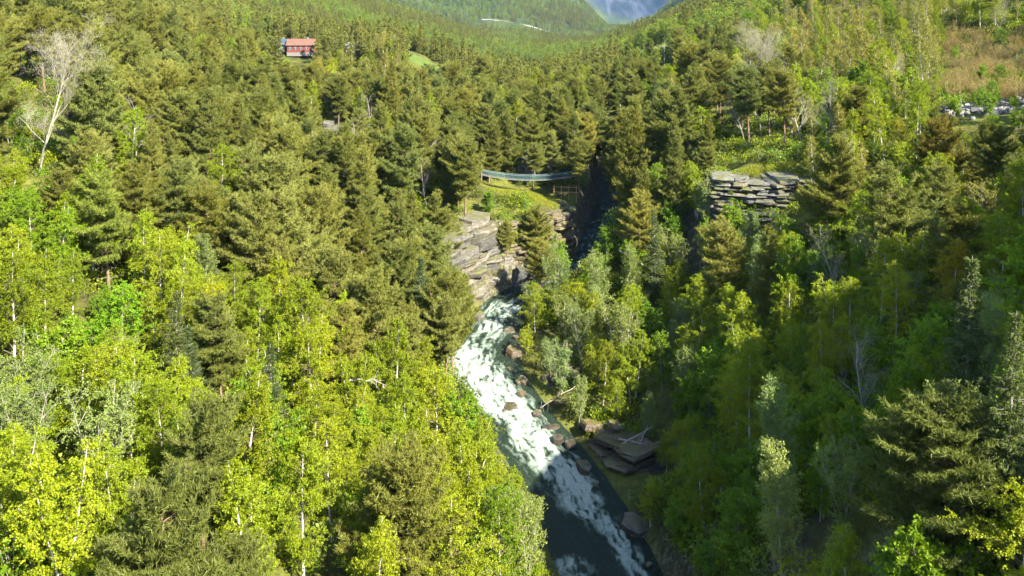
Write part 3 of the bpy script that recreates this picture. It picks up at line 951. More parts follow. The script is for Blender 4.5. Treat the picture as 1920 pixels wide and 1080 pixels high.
def make_brush(seed, H=3.2, stems=34):
    """thicket of upright tan stems, hardly in leaf"""
    rng = np.random.default_rng(seed)
    wood, leaf = MB(), MB()
    C = []
    for k in range(stems):
        az, rr = rng.uniform(0, 6.28), rng.uniform(0, 1) ** .6
        p = np.array([math.cos(az), math.sin(az), 0]) * rr * .8
        d = unit(np.array([math.cos(az) * rr * .45, math.sin(az) * rr * .45, 1]) + rng.normal(0, .1, 3))
        h = H * rng.uniform(.6, 1.1)
        s = np.linspace(0, 1, 4)[:, None]
        Q = p + d * h * s + rng.normal(0, .06, (4, 3)) * s
        tube(wood, Q, np.linspace(.022, .006, 4), 3, 0, cap=False)
        for j in range(9):
            q = along_poly(Q, rng.uniform(.3, 1))
            dd = unit(d + rng.normal(0, .5, 3))
            tube(wood, [q, q + dd * rng.uniform(.25, .6)], [.009, .004], 3, 0, cap=False)
            C.append(q + dd * rng.uniform(.1, .6, (5, 1)) + rng.normal(0, .05, (5, 3)))
    C = np.concatenate(C)
    leaves(leaf, C, unit(rng.normal(size=C.shape) + UP * .6), .13 * rng.uniform(.7, 1.2, len(C)), rng, .45)
    return wood, leaf

def make_bush(seed, H=1.6, n=260, size=.17):
    rng = np.random.default_rng(seed)
    wood, leaf = MB(), MB()
    for k in range(6):
        az = rng.uniform(0, 6.28)
        tube(wood, [np.zeros(3) - UP * .1, np.array([math.cos(az) * .4, math.sin(az) * .4, H * .7])], [.02, .006], 3, 0, cap=False)
    v = unit(rng.normal(size=(n, 3)))
    v[:, 2] = np.abs(v[:, 2])
    cl = rng.integers(0, 9, n)
    cc = rng.normal(0, .35, (9, 3))
    C = v * rng.uniform(.45, 1, (n, 1)) ** .5 * np.array([.75, .75, H * .6]) + cc[cl] * np.array([1, 1, .5]) + UP * .25
    C[:, 2] = np.maximum(C[:, 2], .05)
    leaves(leaf, C, unit(v + rng.normal(0, .6, (n, 3))), size * rng.uniform(.7, 1.3, n), rng, .7, 0, .35)
    return wood, leaf

# kind: (object name, wood materials, leaf material, builders)
KINDS = {
    'P': ('pine_tree', [MAT['pine_bark'], MAT['dead_wood']], MAT['pine'], [
        lambda: make_pine(1, 12, 4.4, .18, .36, .40, (4, 7), .46), lambda: make_pine(2, 11.5, 4.2, .24, .42, .40, (4, 7), .42),
        lambda: make_pine(3, 13, 4.2, .16, .30, .42, (4, 7), .55), lambda: make_pine(4, 12.5, 3.7, .34, .38, .40, (4, 7), .46),
        lambda: make_pine(5, 14, 3.2, .16, .22, .42, (4, 7), .66), lambda: make_pine(6, 15, 3.2, .14, .20, .44, (4, 7), .72),
        lambda: make_pine(7, 13, 3.4, .46, .4, .40, (4, 7), .42)]),
    'S': ('spruce_tree', [MAT['grey_bark'], MAT['dead_wood']], MAT['spruce'], [lambda: make_spruce(11, 15, 2.7), lambda: make_spruce(12, 13, 2.3)]),
    'B': ('birch_tree', [MAT['birch_bark'], MAT['twig']], MAT['birch'], [
        lambda: make_birch(21, 11, 3.2, .16, 62, 15, 32, .122, .5, .38, .11, 1, .15, (20, 58), 0, .6),
        lambda: make_birch(22, 10, 3.4, .16, 64, 15, 32, .122, .45, .42, .11, 1, .15, (18, 55), 0, .5),
        lambda: make_birch(23, 12, 3.0, .18, 62, 15, 32, .122, .5, .35, .12, 1, .1, (22, 60), 0, .65),
        lambda: make_birch(24, 9, 3.3, .12, 62, 15, 32, .122, .3, .45, .10, 2, .2, (18, 52), 0, .5, .08),
        lambda: make_birch(25, 11, 2.7, .20, 58, 14, 32, .118, .9, .38, .11, 1, 0, (25, 60), 0, .6),
        lambda: make_birch(26, 8.5, 3.6, .10, 66, 15, 32, .122, .3, .45, .09, 3, .2, (20, 55), 0, .5, .14)]),
    'R': ('broadleaf_tree', [MAT['grey_bark'], MAT['twig']], MAT['rowan'], [
        lambda: make_birch(31, 8, 3.1, .14, 52, 12, 20, .19, .2, .45, .10, 2, .5, (10, 50), 0, .5, .1),
        lambda: make_birch(32, 7, 3.0, .12, 52, 12, 20, .185, .2, .5, .09, 3, .5, (10, 50), 0, .45, .15),
        lambda: make_birch(33, 9, 3.0, .16, 54, 12, 20, .19, .25, .45, .11, 1, .5, (10, 55), 0, .5)]),
    'W': ('willow_tree', [MAT['bare_bark'], MAT['grey_bark']], MAT['willow'], [
        lambda: make_birch(41, 8.5, 4.0, .14, 84, 11, 18, .135, .15, .55, .07, 7, .2, (30, 68), 0, .5, .22),
        lambda: make_birch(42, 9.5, 3.8, .16, 80, 11, 18, .13, .15, .55, .08, 5, .2, (30, 68), 0, .5, .14),
        lambda: make_birch(43, 10.5, 3.2, .20, 70, 11, 18, .13, .2, .5, .10, 2, .2, (28, 62), 0, .55, .06)]),
    'A': ('aspen_tree', [MAT['birch_bark'], MAT['grey_bark']], MAT['aspen'], [
        lambda: make_birch(51, 12, 2.4, .20, 56, 10, 14, .155, .25, .4, .085, 1, 0, (30, 62), 0, .6),
        lambda: make_birch(52, 11, 2.2, .22, 54, 10, 13, .155, .25, .42, .08, 1, 0, (30, 65), 0, .6),
        lambda: make_birch(53, 13, 2.6, .20, 60, 10, 13, .155, .35, .4, .09, 1, 0, (30, 62), 0, .6),
        lambda: make_birch(54, 10, 2.5, .16, 58, 10, 14, .155, .25, .45, .07, 2, 0, (30, 65), 0, .6, .06)]),
    'D': ('bare_tree', [MAT['bare_bark']], MAT['bud'], [
        lambda: make_bare(61, 15, .62, 4, .35, .13, .2, .46, (5, 8)), lambda: make_bare(62, 12, .5, 3, .5, .12), lambda: make_bare(63, 9, .7, 3, .9, .11, .1)]),
    'K': ('dead_pine', [MAT['dead_wood']], MAT['bud'], [
        lambda: make_bare(71, 11, .9, 2, 0, .13, .35), lambda: make_bare(72, 9, 1.0, 2, 0, .11, .25)]),
    'H': ('brushwood_shrub', [MAT['tan']], MAT['tan'], [lambda: make_brush(81, 3.4), lambda: make_brush(82, 2.8)]),
}
PROTO, JOINED = {}, {}
for k_, (nm, wm, lm, bl) in KINDS.items():
    for i_, f_ in enumerate(bl):
        wood, leaf = f_()
        wme = wood.mesh('trunk', wm)
        lme = leaf.mesh('crown', lm) if leaf.n else None
        PROTO[k_, i_] = (wme, lme)
        JOINED[k_, i_] = (wood, leaf, wm, lm)

def scatter(name, variants, X, Y, Z, rot, sc, idx, **props):
    """one object: the mass of plants nobody could count, instanced on points"""
    me = bpy.data.meshes.new(name)
    me.vertices.add(len(X))
    me.vertices.foreach_set('co', np.stack([X, Y, Z], 1).astype(np.float32).ravel())
    for nm, val, ty in (('rot', np.stack([0 * rot, 0 * rot, rot], 1), 'FLOAT_VECTOR'), ('sc', np.asarray(sc), 'FLOAT'), ('idx', np.asarray(idx), 'INT')):
        at = me.attributes.new(nm, ty, 'POINT')
        if ty == 'FLOAT_VECTOR':
            at.data.foreach_set('vector', val.astype(np.float32).ravel())
        elif ty == 'INT':
            at.data.foreach_set('value', val.astype(np.int32))
        else:
            at.data.foreach_set('value', val.astype(np.float32))
    pc = bpy.data.collections.new(name + '_kinds')
    for k, ob in enumerate(variants):
        o = bpy.data.objects.new('%s_kind_%02d' % (name, k), ob)
        pc.objects.link(o)
    ng = bpy.data.node_groups.new(name, 'GeometryNodeTree')
    ng.interface.new_socket('Geometry', in_out='INPUT', socket_type='NodeSocketGeometry')
    ng.interface.new_socket('Geometry', in_out='OUTPUT', socket_type='NodeSocketGeometry')
    gi, go = ng.nodes.new('NodeGroupInput'), ng.nodes.new('NodeGroupOutput')
    ci = ng.nodes.new('GeometryNodeCollectionInfo')
    ci.inputs['Collection'].default_value = pc
    ci.inputs['Separate Children'].default_value = True
    ci.inputs['Reset Children'].default_value = True
    ip = ng.nodes.new('GeometryNodeInstanceOnPoints')
    ip.inputs['Pick Instance'].default_value = True
    def attr(nm, ty):
        a_ = ng.nodes.new('GeometryNodeInputNamedAttribute')
        a_.data_type = ty
        a_.inputs['Name'].default_value = nm
        return [s for s in a_.outputs if s.enabled and s.name == 'Attribute'][0]
    ng.links.new(gi.outputs[0], ip.inputs['Points'])
    ng.links.new(ci.outputs[0], ip.inputs['Instance'])
    ng.links.new(attr('idx', 'INT'), ip.inputs['Instance Index'])
    ng.links.new(attr('rot', 'FLOAT_VECTOR'), ip.inputs['Rotation'])
    ng.links.new(attr('sc', 'FLOAT'), ip.inputs['Scale'])
    ng.links.new(ip.outputs[0], go.inputs[0])
    o = bpy.data.objects.new(name, me)
    link(o, None, kind='stuff', **props)
    md = o.modifiers.new('scatter', 'NODES')
    md.node_group = ng
    return o

def joined(k, i):
    wood, leaf, wm, lm = JOINED[k, i]
    mb = MB().merged(wood)
    if leaf.n:
        mb.merged(leaf, len(wm))
    return mb.mesh(KINDS[k][0], list(wm) + [lm])

# ------------------------------------------------------------------ trees: kind+variant x*10 y*10 scale% turn | label
TREES = '''
B1 269 483 91 140|bright yellow birch at the right edge below the open-crowned pine
P1 -190 489 92 141|wide olive pine at the bottom left
B5 -249 505 101 320
R0 246 505 118 176
S0 283 524 89 165|dull spruce at the right edge above the open-crowned pine
B4 -222 526 51 52
R2 229 529 117 106
B5 -291 529 94 283
P3 -158 529 57 247
P0 264 534 88 128 135|big open-crowned sunlit pine in the bottom right corner
R1 314 542 101 96
B3 -241 562 85 31|lime birch with dense round crown in the lower left
B0 -308 566 56 290
W0 288 568 93 12
P6 -194 569 85 248|pine with dead lower branches among lime birches at lower left
B4 -89 571 96 172
B3 -163 572 105 72
W0 -269 590 102 283
B4 -334 594 45 262
D2 259 600 84 215
B4 222 601 107 342
B5 348 605 94 75
B2 -182 607 99 133
B0 -101 609 60 74
B5 -214 610 86 79
B0 -142 617 89 133|lime birch beside the big rounded bottom pine
B3 -323 626 41 121
S1 312 627 119 135
B0 -241 630 81 247
P0 -78 631 99 347|big rounded pine in the bottom middle, left of the river
B0 212 634 55 32
B1 -42 637 110 287
B1 -270 639 98 335
R2 -175 641 114 273
R1 -210 652 101 104
B4 -107 653 60 245
W0 -349 659 86 66|large pale grey-green many-stemmed willow at the left edge
W2 -14 659 69 218
W0 245 663 84 275
R2 296 667 96 192
B4 20 669 72 341
R2 -170 670 56 102
W2 358 671 86 136
W0 -381 672 88 49
W2 207 674 107 156
B5 -73 675 98 250
B0 -135 677 83 358
B2 -279 680 76 164
B1 -239 680 87 248
R2 398 687 115 354
R1 277 697 88 314
B5 318 699 93 137
B3 -181 699 93 344
B1 -303 703 111 298
R0 -372 704 73 33
R0 -40 707 69 157
B0 -146 707 87 93
B3 -404 712 84 269
B5 -72 713 97 119
B5 -239 715 93 52
B3 -339 715 113 327
R0 243 716 72 249
B1 -8 716 103 164|feathery yellow-green birch overhanging the river at the bottom
B4 -104 719 58 200
B2 -272 720 84 108
W1 208 722 54 90
B4 384 722 73 355
R2 340 726 94 352
B3 270 737 84 134
R0 302 738 44 316
B0 -164 740 86 218
W0 -413 746 109 198|pale grey-green willow behind the large one at the left edge
B1 -115 751 81 200
B3 -38 751 103 285
W2 231 755 116 112
W0 408 755 88 173
B4 -265 756 69 108
W1 9 759 100 97
B0 -350 763 89 7
R2 368 770 91 349
R2 190 770 87 302
B4 -91 771 78 139
B3 291 781 41 242
R0 259 782 104 319
W1 -24 785 88 132
B2 332 785 42 303
B0 -62 788 71 160
S1 -210 795 87 120|dark small spruce beside the lime birches of the left slope
B5 -395 795 82 68
B2 -165 796 55 21
R1 181 800 70 146
R1 220 802 55 309
S1 -279 803 85 292|dark spruce between the small olive pine and lime birches
B0 -349 803 92 200
B4 -105 806 96 223
B2 -444 808 111 39
D2 319 815 87 14|bare grey bush tree in front of the yellow birches on the right
B5 -247 816 54 227
B3 255 816 82 322
P4 401 819 62 282
B4 -33 820 71 217
B1 287 825 67 320
W0 11 827 81 3
R0 -129 827 98 175
R1 -420 828 119 14
B2 444 830 88 66|bright green-yellow birch at the right edge beneath the pale willow
R1 222 832 95 42
W0 -476 838 101 278
R1 -194 842 58 135
B5 -226 847 94 27
B3 184 852 101 338
W1 -366 854 74 107
S1 -317 854 92 104
R0 352 855 86 122|big-leaved green tree in the gap among the yellow birches at right
B1 -78 857 78 269
B5 -150 859 87 220
B1 467 860 91 82
B1 250 863 96 234
B0 -118 864 67 325
B2 424 869 86 58|rusty yellow birch left of the bright one at the right edge
W0 9 870 74 338
B2 -449 873 93 99
B1 -191 876 104 166|bright lime birch in the centre of the left lower slope
B3 -41 876 111 1|bright yellow birch leaning over the rapids from the left bank
P3 -281 878 88 12|small olive pine with orange trunk among lime birches
R0 -398 878 87 41|vivid green large-leaved tree left of the other vivid one
B4 302 879 88 75|slender yellow birch next to the weeping birch of the right bank
R2 205 881 59 138
B0 499 883 110 204
R2 -382 890 91 229|vivid green large-leaved tree on the left slope
R1 170 894 87 169
B3 -139 896 71 329
B2 237 897 112 134
B0 -480 898 66 239
B2 381 899 77 210
B2 -106 900 87 359|lush yellow-green birch on the left bank above the overhanging one
B3 -228 902 101 343
R1 -440 903 52 42
B3 323 904 86 278
B2 -11 906 53 276
P3 444 907 88 137
B4 -302 908 104 302
B1 -334 909 100 153
B2 -194 909 86 135
B5 -536 909 117 81
B2 293 917 80 267
B0 -270 920 64 37
R1 194 922 101 114
B1 -366 926 70 4
B5 -162 927 94 144
B1 -126 927 55 34
B5 -39 928 93 208
B1 -76 929 108 89
B0 476 930 78 121
W2 25 930 44 195
B3 -506 931 94 321
B1 346 933 85 315
B2 -451 933 72 122
R0 262 933 111 83
W1 405 937 64 149
B1 -406 941 51 23
B1 -215 943 119 40
B1 -312 946 93 97
W0 521 956 63 83
R0 -58 957 115 220
B0 -528 958 72 10
B0 -270 958 87 262|slender lime birch just below the pines of the left slope
B4 -349 959 110 339
B1 146 959 48 222
B3 300 960 95 76
R0 -436 961 49 47
B5 -111 961 63 319
B2 238 962 88 48
B3 1 963 38 313
B1 484 965 75 250
B2 -487 968 88 122|second light green birch with white trunk at the left edge
B4 394 970 86 348|weeping yellow birch directly below the big sunlit pine
B5 344 972 92 52
B5 428 972 87 290
P0 -180 974 81 117
B1 -379 978 110 136
B0 265 982 94 59
B1 193 987 65 304
B4 -91 991 74 213
B4 -250 993 105 258
B2 -347 995 61 297
B3 -131 997 119 176
B0 233 998 86 265
R1 6 998 30 195
P5 550 998 67 3
W0 155 999 22 86
B0 -529 1000 91 271|light green birch with white trunk at the left edge
B3 -494 1002 106 324
B2 -36 1004 51 74
P3 -446 1005 108 27|pine with a bare leaning orange trunk above the vivid green trees
B0 -308 1006 76 351
B4 -410 1011 106 346
B1 502 1011 76 245
W1 361 1012 47 102
B1 -584 1012 89 88
P3 432 1015 112 85
B3 -73 1019 65 122
B0 312 1020 86 134|yellow weeping birch in the middle of the shaded right bank
B1 190 1022 60 124
B0 -228 1023 54 144
B3 -189 1024 101 301
B5 266 1025 115 119
B3 -279 1025 65 92
B3 -109 1028 95 238
B5 -381 1030 114 290
B2 -477 1032 114 149
R2 227 1039 82 191
W1 471 1039 93 196
R1 580 1042 96 245
R2 401 1044 64 262
W2 -344 1045 96 197|grey-green round tree standing out among olive pines at left
P1 -156 1047 104 151
R1 -564 1047 114 157
B1 180 1054 41 157
P0 -525 1054 68 77
W1 504 1061 69 38
P1 -205 1062 102 19
P1 -265 1064 92 112
R2 -51 1064 43 110
B3 -594 1068 94 37
R0 244 1070 110 326
P2 -452 1070 97 46
R0 331 1071 104 76
B2 277 1072 87 284|thin yellow birch left of the weeping birch on the right bank
W1 421 1076 91 116
P1 -365 1079 103 211
R0 207 1079 116 246
P0 -313 1081 111 120
D2 385 1082 85 57|twiggy grey shrub tree with tangled pale branches below the big pine
A1 624 1088 101 105
B5 466 1088 114 7
P1 -119 1090 63 52
W0 573 1094 85 316|pale leafy willow at the right edge below the brownish pine
P2 -407 1097 108 28
P6 -649 1097 116 267
P0 -516 1099 85 12
W2 161 1102 65 318
R1 254 1104 85 337
P3 533 1107 82 312
P0 -168 1107 75 37
P6 -80 1108 87 228|thin dark-trunked pine touching the tall orange-trunked pine at the rapids
P2 668 1111 120 264
P4 316 1113 93 240
P2 -268 1116 119 302
W2 204 1117 93 262|pale twiggy willow on the edge of the shadow right of the rapids
B3 -612 1117 52 9
R0 363 1119 101 121
B1 430 1122 109 187
B1 466 1129 109 19
B4 270 1133 91 304
B1 134 1139 56 158
R2 -545 1140 69 322
W2 84 1140 62 241
R1 394 1142 87 25
P0 -138 1142 55 279
P4 -350 1143 81 194
P6 610 1149 88 152
D0 -600 1150 112 21 110|tall leafless pale grey tree with spreading branches above the left slope
P3 -74 1150 111 282|tall orange-trunked pine standing in front of the white rapids
B5 225 1151 92 265
B1 347 1151 90 278
B1 546 1152 106 259
R2 493 1152 103 226
P1 -674 1153 112 143
R2 193 1163 80 15
B3 157 1167 103 160
W2 313 1168 99 210
B1 117 1168 85 32|yellow-green birch above the brown ledge of the right river bank
P2 -421 1168 80 97
B5 265 1172 74 126
P0 -257 1173 112 357
B1 456 1177 78 179
P2 -199 1178 61 63
S0 -121 1179 86 74|bluish dark spruce in front of the cliff left of the rapids
P5 -473 1181 82 53
A2 654 1190 62 47
W0 63 1190 85 328|low pale willow right above the dark waterside ledge
P0 -550 1191 115 110
R1 415 1192 110 202
W2 342 1200 91 80
B1 564 1206 57 348
A3 687 1207 63 312
W1 152 1208 119 0
R0 377 1208 88 200
P1 -162 1210 97 71
B0 -512 1212 98 221
P3 -89 1213 108 302
B0 256 1214 89 243
P5 621 1214 54 355
W2 210 1216 54 314
P2 438 1216 125 120 95|big sunlit pine standing in front of the grey rock wall
K1 -593 1222 77 21
B2 106 1225 56 180
B0 -393 1229 113 13
R0 402 1229 76 347
B5 482 1233 95 211
P6 300 1234 105 10
W2 54 1237 50 107
P1 -321 1238 114 51
P1 587 1239 95 114|brownish pine with a pointed top below the white stone bank
R1 -685 1242 74 341
B1 357 1244 86 326
R1 702 1245 58 202
B4 660 1247 68 255
B1 533 1249 97 301
R0 193 1250 99 212
B2 154 1253 93 51
P0 -147 1257 99 110
W1 238 1258 85 89
P1 -365 1258 106 128
P2 -479 1259 63 153
W1 96 1261 107 67|lower pale willow between the two tall ones beside the rapids
P5 -588 1262 90 127
A3 503 1265 109 284
R0 387 1266 74 245
R0 440 1271 106 167
K0 -528 1276 98 69
P4 -207 1278 92 340
B1 307 1279 107 89
A1 639 1282 51 283
B5 21 1285 46 359
P5 -430 1285 112 158
B0 170 1286 91 112
B4 116 1293 91 77
P0 -331 1294 98 344
B5 342 1294 94 233
P0 -261 1294 61 64
B5 272 1295 53 36
W0 76 1297 89 271
P4 602 1301 78 354
P6 552 1303 55 204
B3 231 1307 87 316
A3 719 1307 31 333
D1 453 1307 96 124
B5 502 1308 72 110
R1 399 1311 89 265|low green leafy tree in front of the right part of the grey wall
P0 -474 1317 113 85
P6 -120 1320 106 60
P0 -536 1323 111 131
W1 183 1327 67 262
B5 306 1327 69 224
P2 -220 1330 100 68
B5 670 1333 48 54
W2 133 1334 90 125
W2 346 1337 87 273|pale green willow in front of the grey thin bedded rock wall
P4 -385 1337 100 17
B0 34 1341 69 67
B3 231 1342 91 53
B4 573 1343 87 127|yellow drooping birch left of the brownish pine
R1 -648 1344 54 258
B4 507 1346 88 93|yellow drooping birch to the right of the big pine top
B3 74 1348 82 173
P1 -792 1348 102 266
P2 -166 1350 105 177
R2 712 1351 55 150
B5 110 1368 101 0
W2 145 1371 112 117|pale feathery willow standing tallest on the sunlit right river bank
A2 461 1372 76 82
P3 -453 1372 108 288
P1 -343 1375 112 169
B4 612 1375 99 309
B4 255 1376 61 226
B2 569 1382 99 238
W0 30 1383 68 342
P2 -279 1384 89 77
S0 222 1384 104 307
B2 518 1388 91 110
R1 308 1390 109 340
P0 -117 1390 87 119
B3 -599 1391 108 129
R1 777 1392 50 91
P5 -228 1392 114 85
W1 70 1393 108 288|pale willow left of the tallest one, leaning over the upper rapids
W2 186 1393 107 155
R1 339 1399 101 217|low green leafy tree at the left end of the grey wall
P0 -639 1409 110 131
P5 -163 1413 90 157
P3 -546 1413 116 242
W1 262 1414 95 349|pale round willow below the pine just right of the ravine
P5 -425 1415 106 93
R1 96 1417 78 327
B2 468 1418 56 325
R0 504 1420 57 111
P4 -375 1426 103 203
R2 133 1427 78 145
R0 196 1430 108 145
B1 644 1431 91 74
P5 -273 1432 102 49
A0 572 1433 84 235
B1 231 1436 86 147
W0 312 1440 108 164
P2 -124 1445 98 316
A3 530 1447 93 23
R1 -810 1450 70 273
P3 46 1451 73 79
B0 611 1455 61 128
R2 808 1456 27 55
P2 -176 1459 72 224
P3 -580 1462 112 75
R1 769 1464 60 355
R0 262 1466 112 84
P2 672 1468 59 221
P2 -306 1468 95 15
A0 490 1472 37 201
P2 206 1472 101 28
P0 -852 1477 92 105
R1 78 1479 104 223
P0 -248 1479 112 119
P5 -631 1485 91 205
P1 564 1488 83 27
B3 304 1488 104 77
R2 157 1491 79 229
A0 636 1492 74 1
R0 733 1496 44 231
R0 -145 1496 59 238
P5 266 1500 134 87 78|tall narrow pine just right of the one beside the dark ravine
R1 830 1505 37 188
A0 -335 1508 93 77
D1 530 1522 89 51|second white-stemmed leafless birch right of the pine bench
P3 -9 1525 54 273
P1 -388 1526 94 182
R0 785 1526 53 9
P6 -79 1528 115 65
B1 605 1528 87 238
P4 220 1529 96 311|shorter pine half hidden behind the tall narrow ravine pine
P1 -193 1529 115 0
R1 743 1531 41 245
A0 666 1532 56 88
P1 -873 1533 106 220
P6 330 1535 49 341
P2 -276 1536 100 355
A0 701 1536 118 10
R2 818 1537 50 314
H1 866 1540 117 347
P2 -635 1542 102 348
D1 497 1545 108 254|white-stemmed birch almost without leaves right of the pine bench
P1 -432 1550 116 67
P5 199 1552 150 286 78|tall narrow olive pine rising alone beside the dark ravine
K1 -144 1554 90 292|second grey dead pine in front of the other left of the bridge
H0 851 1555 87 265
A1 557 1555 61 18
P6 469 1557 105 129|pine with a bare trunk, rightmost of those on the pine bench
P0 41 1559 77 198|broad olive pine growing against the brown cliff beside the cleft
B5 644 1564 104 337
R0 -44 1564 58 279
B3 276 1568 69 276
H1 873 1572 117 130
B2 -694 1576 120 32
P0 -94 1576 99 354
P0 -520 1578 104 182
A1 595 1581 82 141
H0 861 1582 106 251
A1 527 1585 86 203
H1 826 1585 88 201
H0 893 1588 110 203
R0 166 1595 49 352
P0 -156 1595 50 339
R2 253 1596 65 0
P4 343 1598 66 348
H0 874 1600 93 15
P0 -399 1600 93 205
H1 800 1601 58 240
H1 894 1602 116 79
H0 835 1603 77 276
P5 -460 1605 100 190
P4 -230 1606 110 155
A2 735 1611 91 102
A1 666 1614 102 126
R1 548 1615 89 164
P0 -747 1616 120 268
H1 813 1617 52 51
P5 206 1621 99 135
H1 840 1623 112 33
P6 -839 1628 114 264
B5 595 1629 109 233
P2 -97 1630 86 71
P2 302 1631 115 138
H0 853 1634 104 110
H1 803 1641 95 19
R2 885 1647 59 165
P6 431 1647 111 47|pine with a bare reddish trunk on the bench above the grey wall
H1 854 1649 109 197
A3 516 1651 107 285
H0 822 1651 92 236
P1 -957 1653 105 322
K0 -608 1653 94 96|bleached dead pine poking out of the left pine slope
B1 650 1653 89 350
H1 838 1653 88 51
A2 691 1655 67 170
H1 802 1656 83 104
H0 929 1658 107 31
B1 771 1659 52 71
B0 552 1659 94 305
P1 -173 1659 104 277
P5 257 1661 96 253
H1 906 1662 96 168
B0 353 1664 82 329
H0 816 1664 87 111
P4 -240 1667 88 246
B5 590 1667 110 289
H0 798 1670 116 7
P0 -646 1671 103 347
P5 -548 1673 110 63
P6 475 1673 111 277|pine with a bare trunk, second from left on the pine bench
H0 892 1674 110 267
P6 -907 1675 82 101
P2 -128 1679 62 322
P1 203 1684 95 156
B2 524 1689 112 101
D1 434 1689 75 330
R1 737 1693 112 119|white-blossomed leafy tree above the yellow drooping birch
B1 374 1695 56 0
B3 561 1696 106 57
A2 323 1697 87 266
H1 829 1697 111 301
B1 618 1698 86 82
P6 -860 1699 107 119
P5 -952 1704 104 115
P1 -379 1704 82 1
P5 793 1705 48 18
P3 -705 1706 110 134
B0 663 1706 81 336
P4 -206 1707 114 51
D1 471 1709 111 352|slim leafless tree between the bench pines
H0 870 1713 101 13
H0 852 1713 100 2
H0 946 1715 87 104
B1 707 1716 106 90
H1 859 1726 94 98
H1 820 1728 120 12
P1 -817 1732 106 9
P6 -657 1732 105 63
H1 837 1735 82 200
R0 393 1736 42 320
A2 439 1739 77 124
P2 339 1740 118 358
A2 522 1740 56 202
H0 952 1741 77 86
R1 656 1741 112 96
H1 882 1742 120 126
H0 863 1743 113 255
H1 971 1743 92 116
P4 215 1743 114 204
A3 805 1748 85 195
R0 906 1749 58 225
K0 -299 1750 94 175
P2 -407 1760 118 102
H1 966 1761 97 326
A1 703 1763 109 128
P3 -939 1764 99 315
D2 749 1765 99 346
H0 881 1768 106 272
R1 629 1769 113 228
B1 -262 1774 117 270
H0 957 1775 113 58
P1 -494 1776 108 42
H0 928 1776 106 24
P4 455 1782 64 58
H1 987 1783 107 138
K0 -159 1784 87 19|grey dead pine standing in the forest left of the rope bridge
H0 1011 1784 112 162
H0 865 1785 102 228
R0 675 1786 119 268
A1 602 1789 111 73|thin pale-stemmed aspen between the two leafless white birches
P4 305 1791 90 178
P0 -849 1792 117 133
H1 909 1794 116 234
B5 809 1794 86 303
P2 -627 1796 100 19
P4 362 1796 116 305
P3 -774 1797 116 115
D0 520 1798 115 147
H0 882 1799 102 240
H1 1009 1799 118 265
H1 978 1801 102 234
H0 940 1804 94 231
P3 -911 1806 108 204
P3 -107 1807 87 231
H1 964 1809 114 194
H1 982 1815 115 172
H0 924 1822 108 34
H1 1010 1822 87 92
H0 951 1822 117 231
B3 470 1824 60 27
A0 669 1825 103 277
R2 627 1826 97 63
A1 833 1827 116 214
P4 579 1830 82 338
A1 781 1836 96 156
B4 -652 1843 97 275
P3 -178 1845 86 355
H1 985 1846 106 199
H0 902 1851 101 79
H0 935 1856 103 74
A0 867 1856 74 113
R0 1035 1860 29 357
P6 137 1860 92 184
A1 659 1863 82 219
A3 725 1863 96 279
P4 513 1865 102 32
P5 -469 1866 106 99
R2 622 1869 87 163
P1 -120 1871 89 300
P3 429 1872 112 242|dark pine at the left end of the pine bench
B0 768 1877 106 179
H0 955 1878 105 25
P1 -582 1880 119 37
H1 1051 1883 110 309
P5 -246 1883 107 175
P4 -48 1884 90 101
A2 809 1888 65 189
P2 -311 1889 86 195
P6 44 1889 74 325
H1 1013 1891 104 153
H1 1067 1892 115 176
H0 1040 1893 79 45
R1 904 1896 59 256
B2 -878 1896 110 146
P4 -833 1898 119 253
H0 975 1899 115 42
P4 -532 1903 96 31
A0 476 1904 111 162|thin pale-stemmed aspen behind the reddish-trunked bench pine
H1 1005 1908 110 246
H1 1026 1909 92 95
A0 658 1910 105 32
P0 308 1912 94 330
H0 1054 1914 96 6
P5 606 1920 73 175
P5 2 1921 99 59
P4 137 1922 101 153
H0 1017 1922 87 358
H0 1041 1923 118 24
B5 855 1923 107 9
H0 954 1925 119 161
P2 85 1925 84 100
P4 -643 1925 114 258
A3 760 1927 101 335
P2 -181 1929 98 42
P1 -101 1931 96 263
P0 699 1933 71 94
R0 1070 1937 25 95
P2 -48 1940 108 164
P6 -792 1942 94 323
H0 1046 1943 102 297
P5 -856 1944 120 177
A1 423 1945 111 313|thin pale-stemmed aspen at the left end of the bench
H0 1097 1946 104 305
H1 953 1948 103 305
H0 1000 1949 94 146
H0 933 1950 83 215
A3 793 1950 106 100
H1 1033 1956 104 328
H1 983 1959 107 18
H0 1093 1963 117 79
P3 32 1964 102 87
P3 334 1965 94 329
H1 1051 1965 81 151
H0 1073 1967 63 183
H1 956 1969 117 134
B5 859 1970 93 7
P1 -552 1973 115 310
H0 975 1975 109 136
A0 763 1975 116 24
A2 899 1975 91 343
P6 119 1977 81 42
H0 991 1978 81 52
P4 -1067 1978 115 353
P5 556 1980 103 249
P6 170 1982 106 83
A1 653 1982 88 288
H1 1064 1984 117 259
R0 813 1984 112 171
A2 724 1987 89 86
H0 1036 1987 96 16
R2 976 2000 44 344
A0 934 2002 87 61
P6 453 2004 97 59
H0 1015 2004 108 2
P3 608 2004 85 277
B2 2 2005 113 111
P1 -131 2006 95 284
B2 683 2007 91 178
P2 -766 2008 91 136
P0 -1000 2010 119 28
R2 1088 2011 59 127
P2 -49 2013 112 330
H1 1040 2015 83 168
A1 847 2018 93 224
A2 362 2018 89 245
H0 1061 2019 72 69
B0 499 2023 107 40
H0 1116 2023 81 231
H1 1008 2023 111 210
A2 899 2024 104 167
H0 1139 2024 107 89
P1 -937 2028 116 326
P0 -698 2029 102 163
H1 983 2031 104 109
P0 -498 2032 108 159
H1 1114 2039 115 34
P4 118 2040 96 34
A3 795 2041 113 111
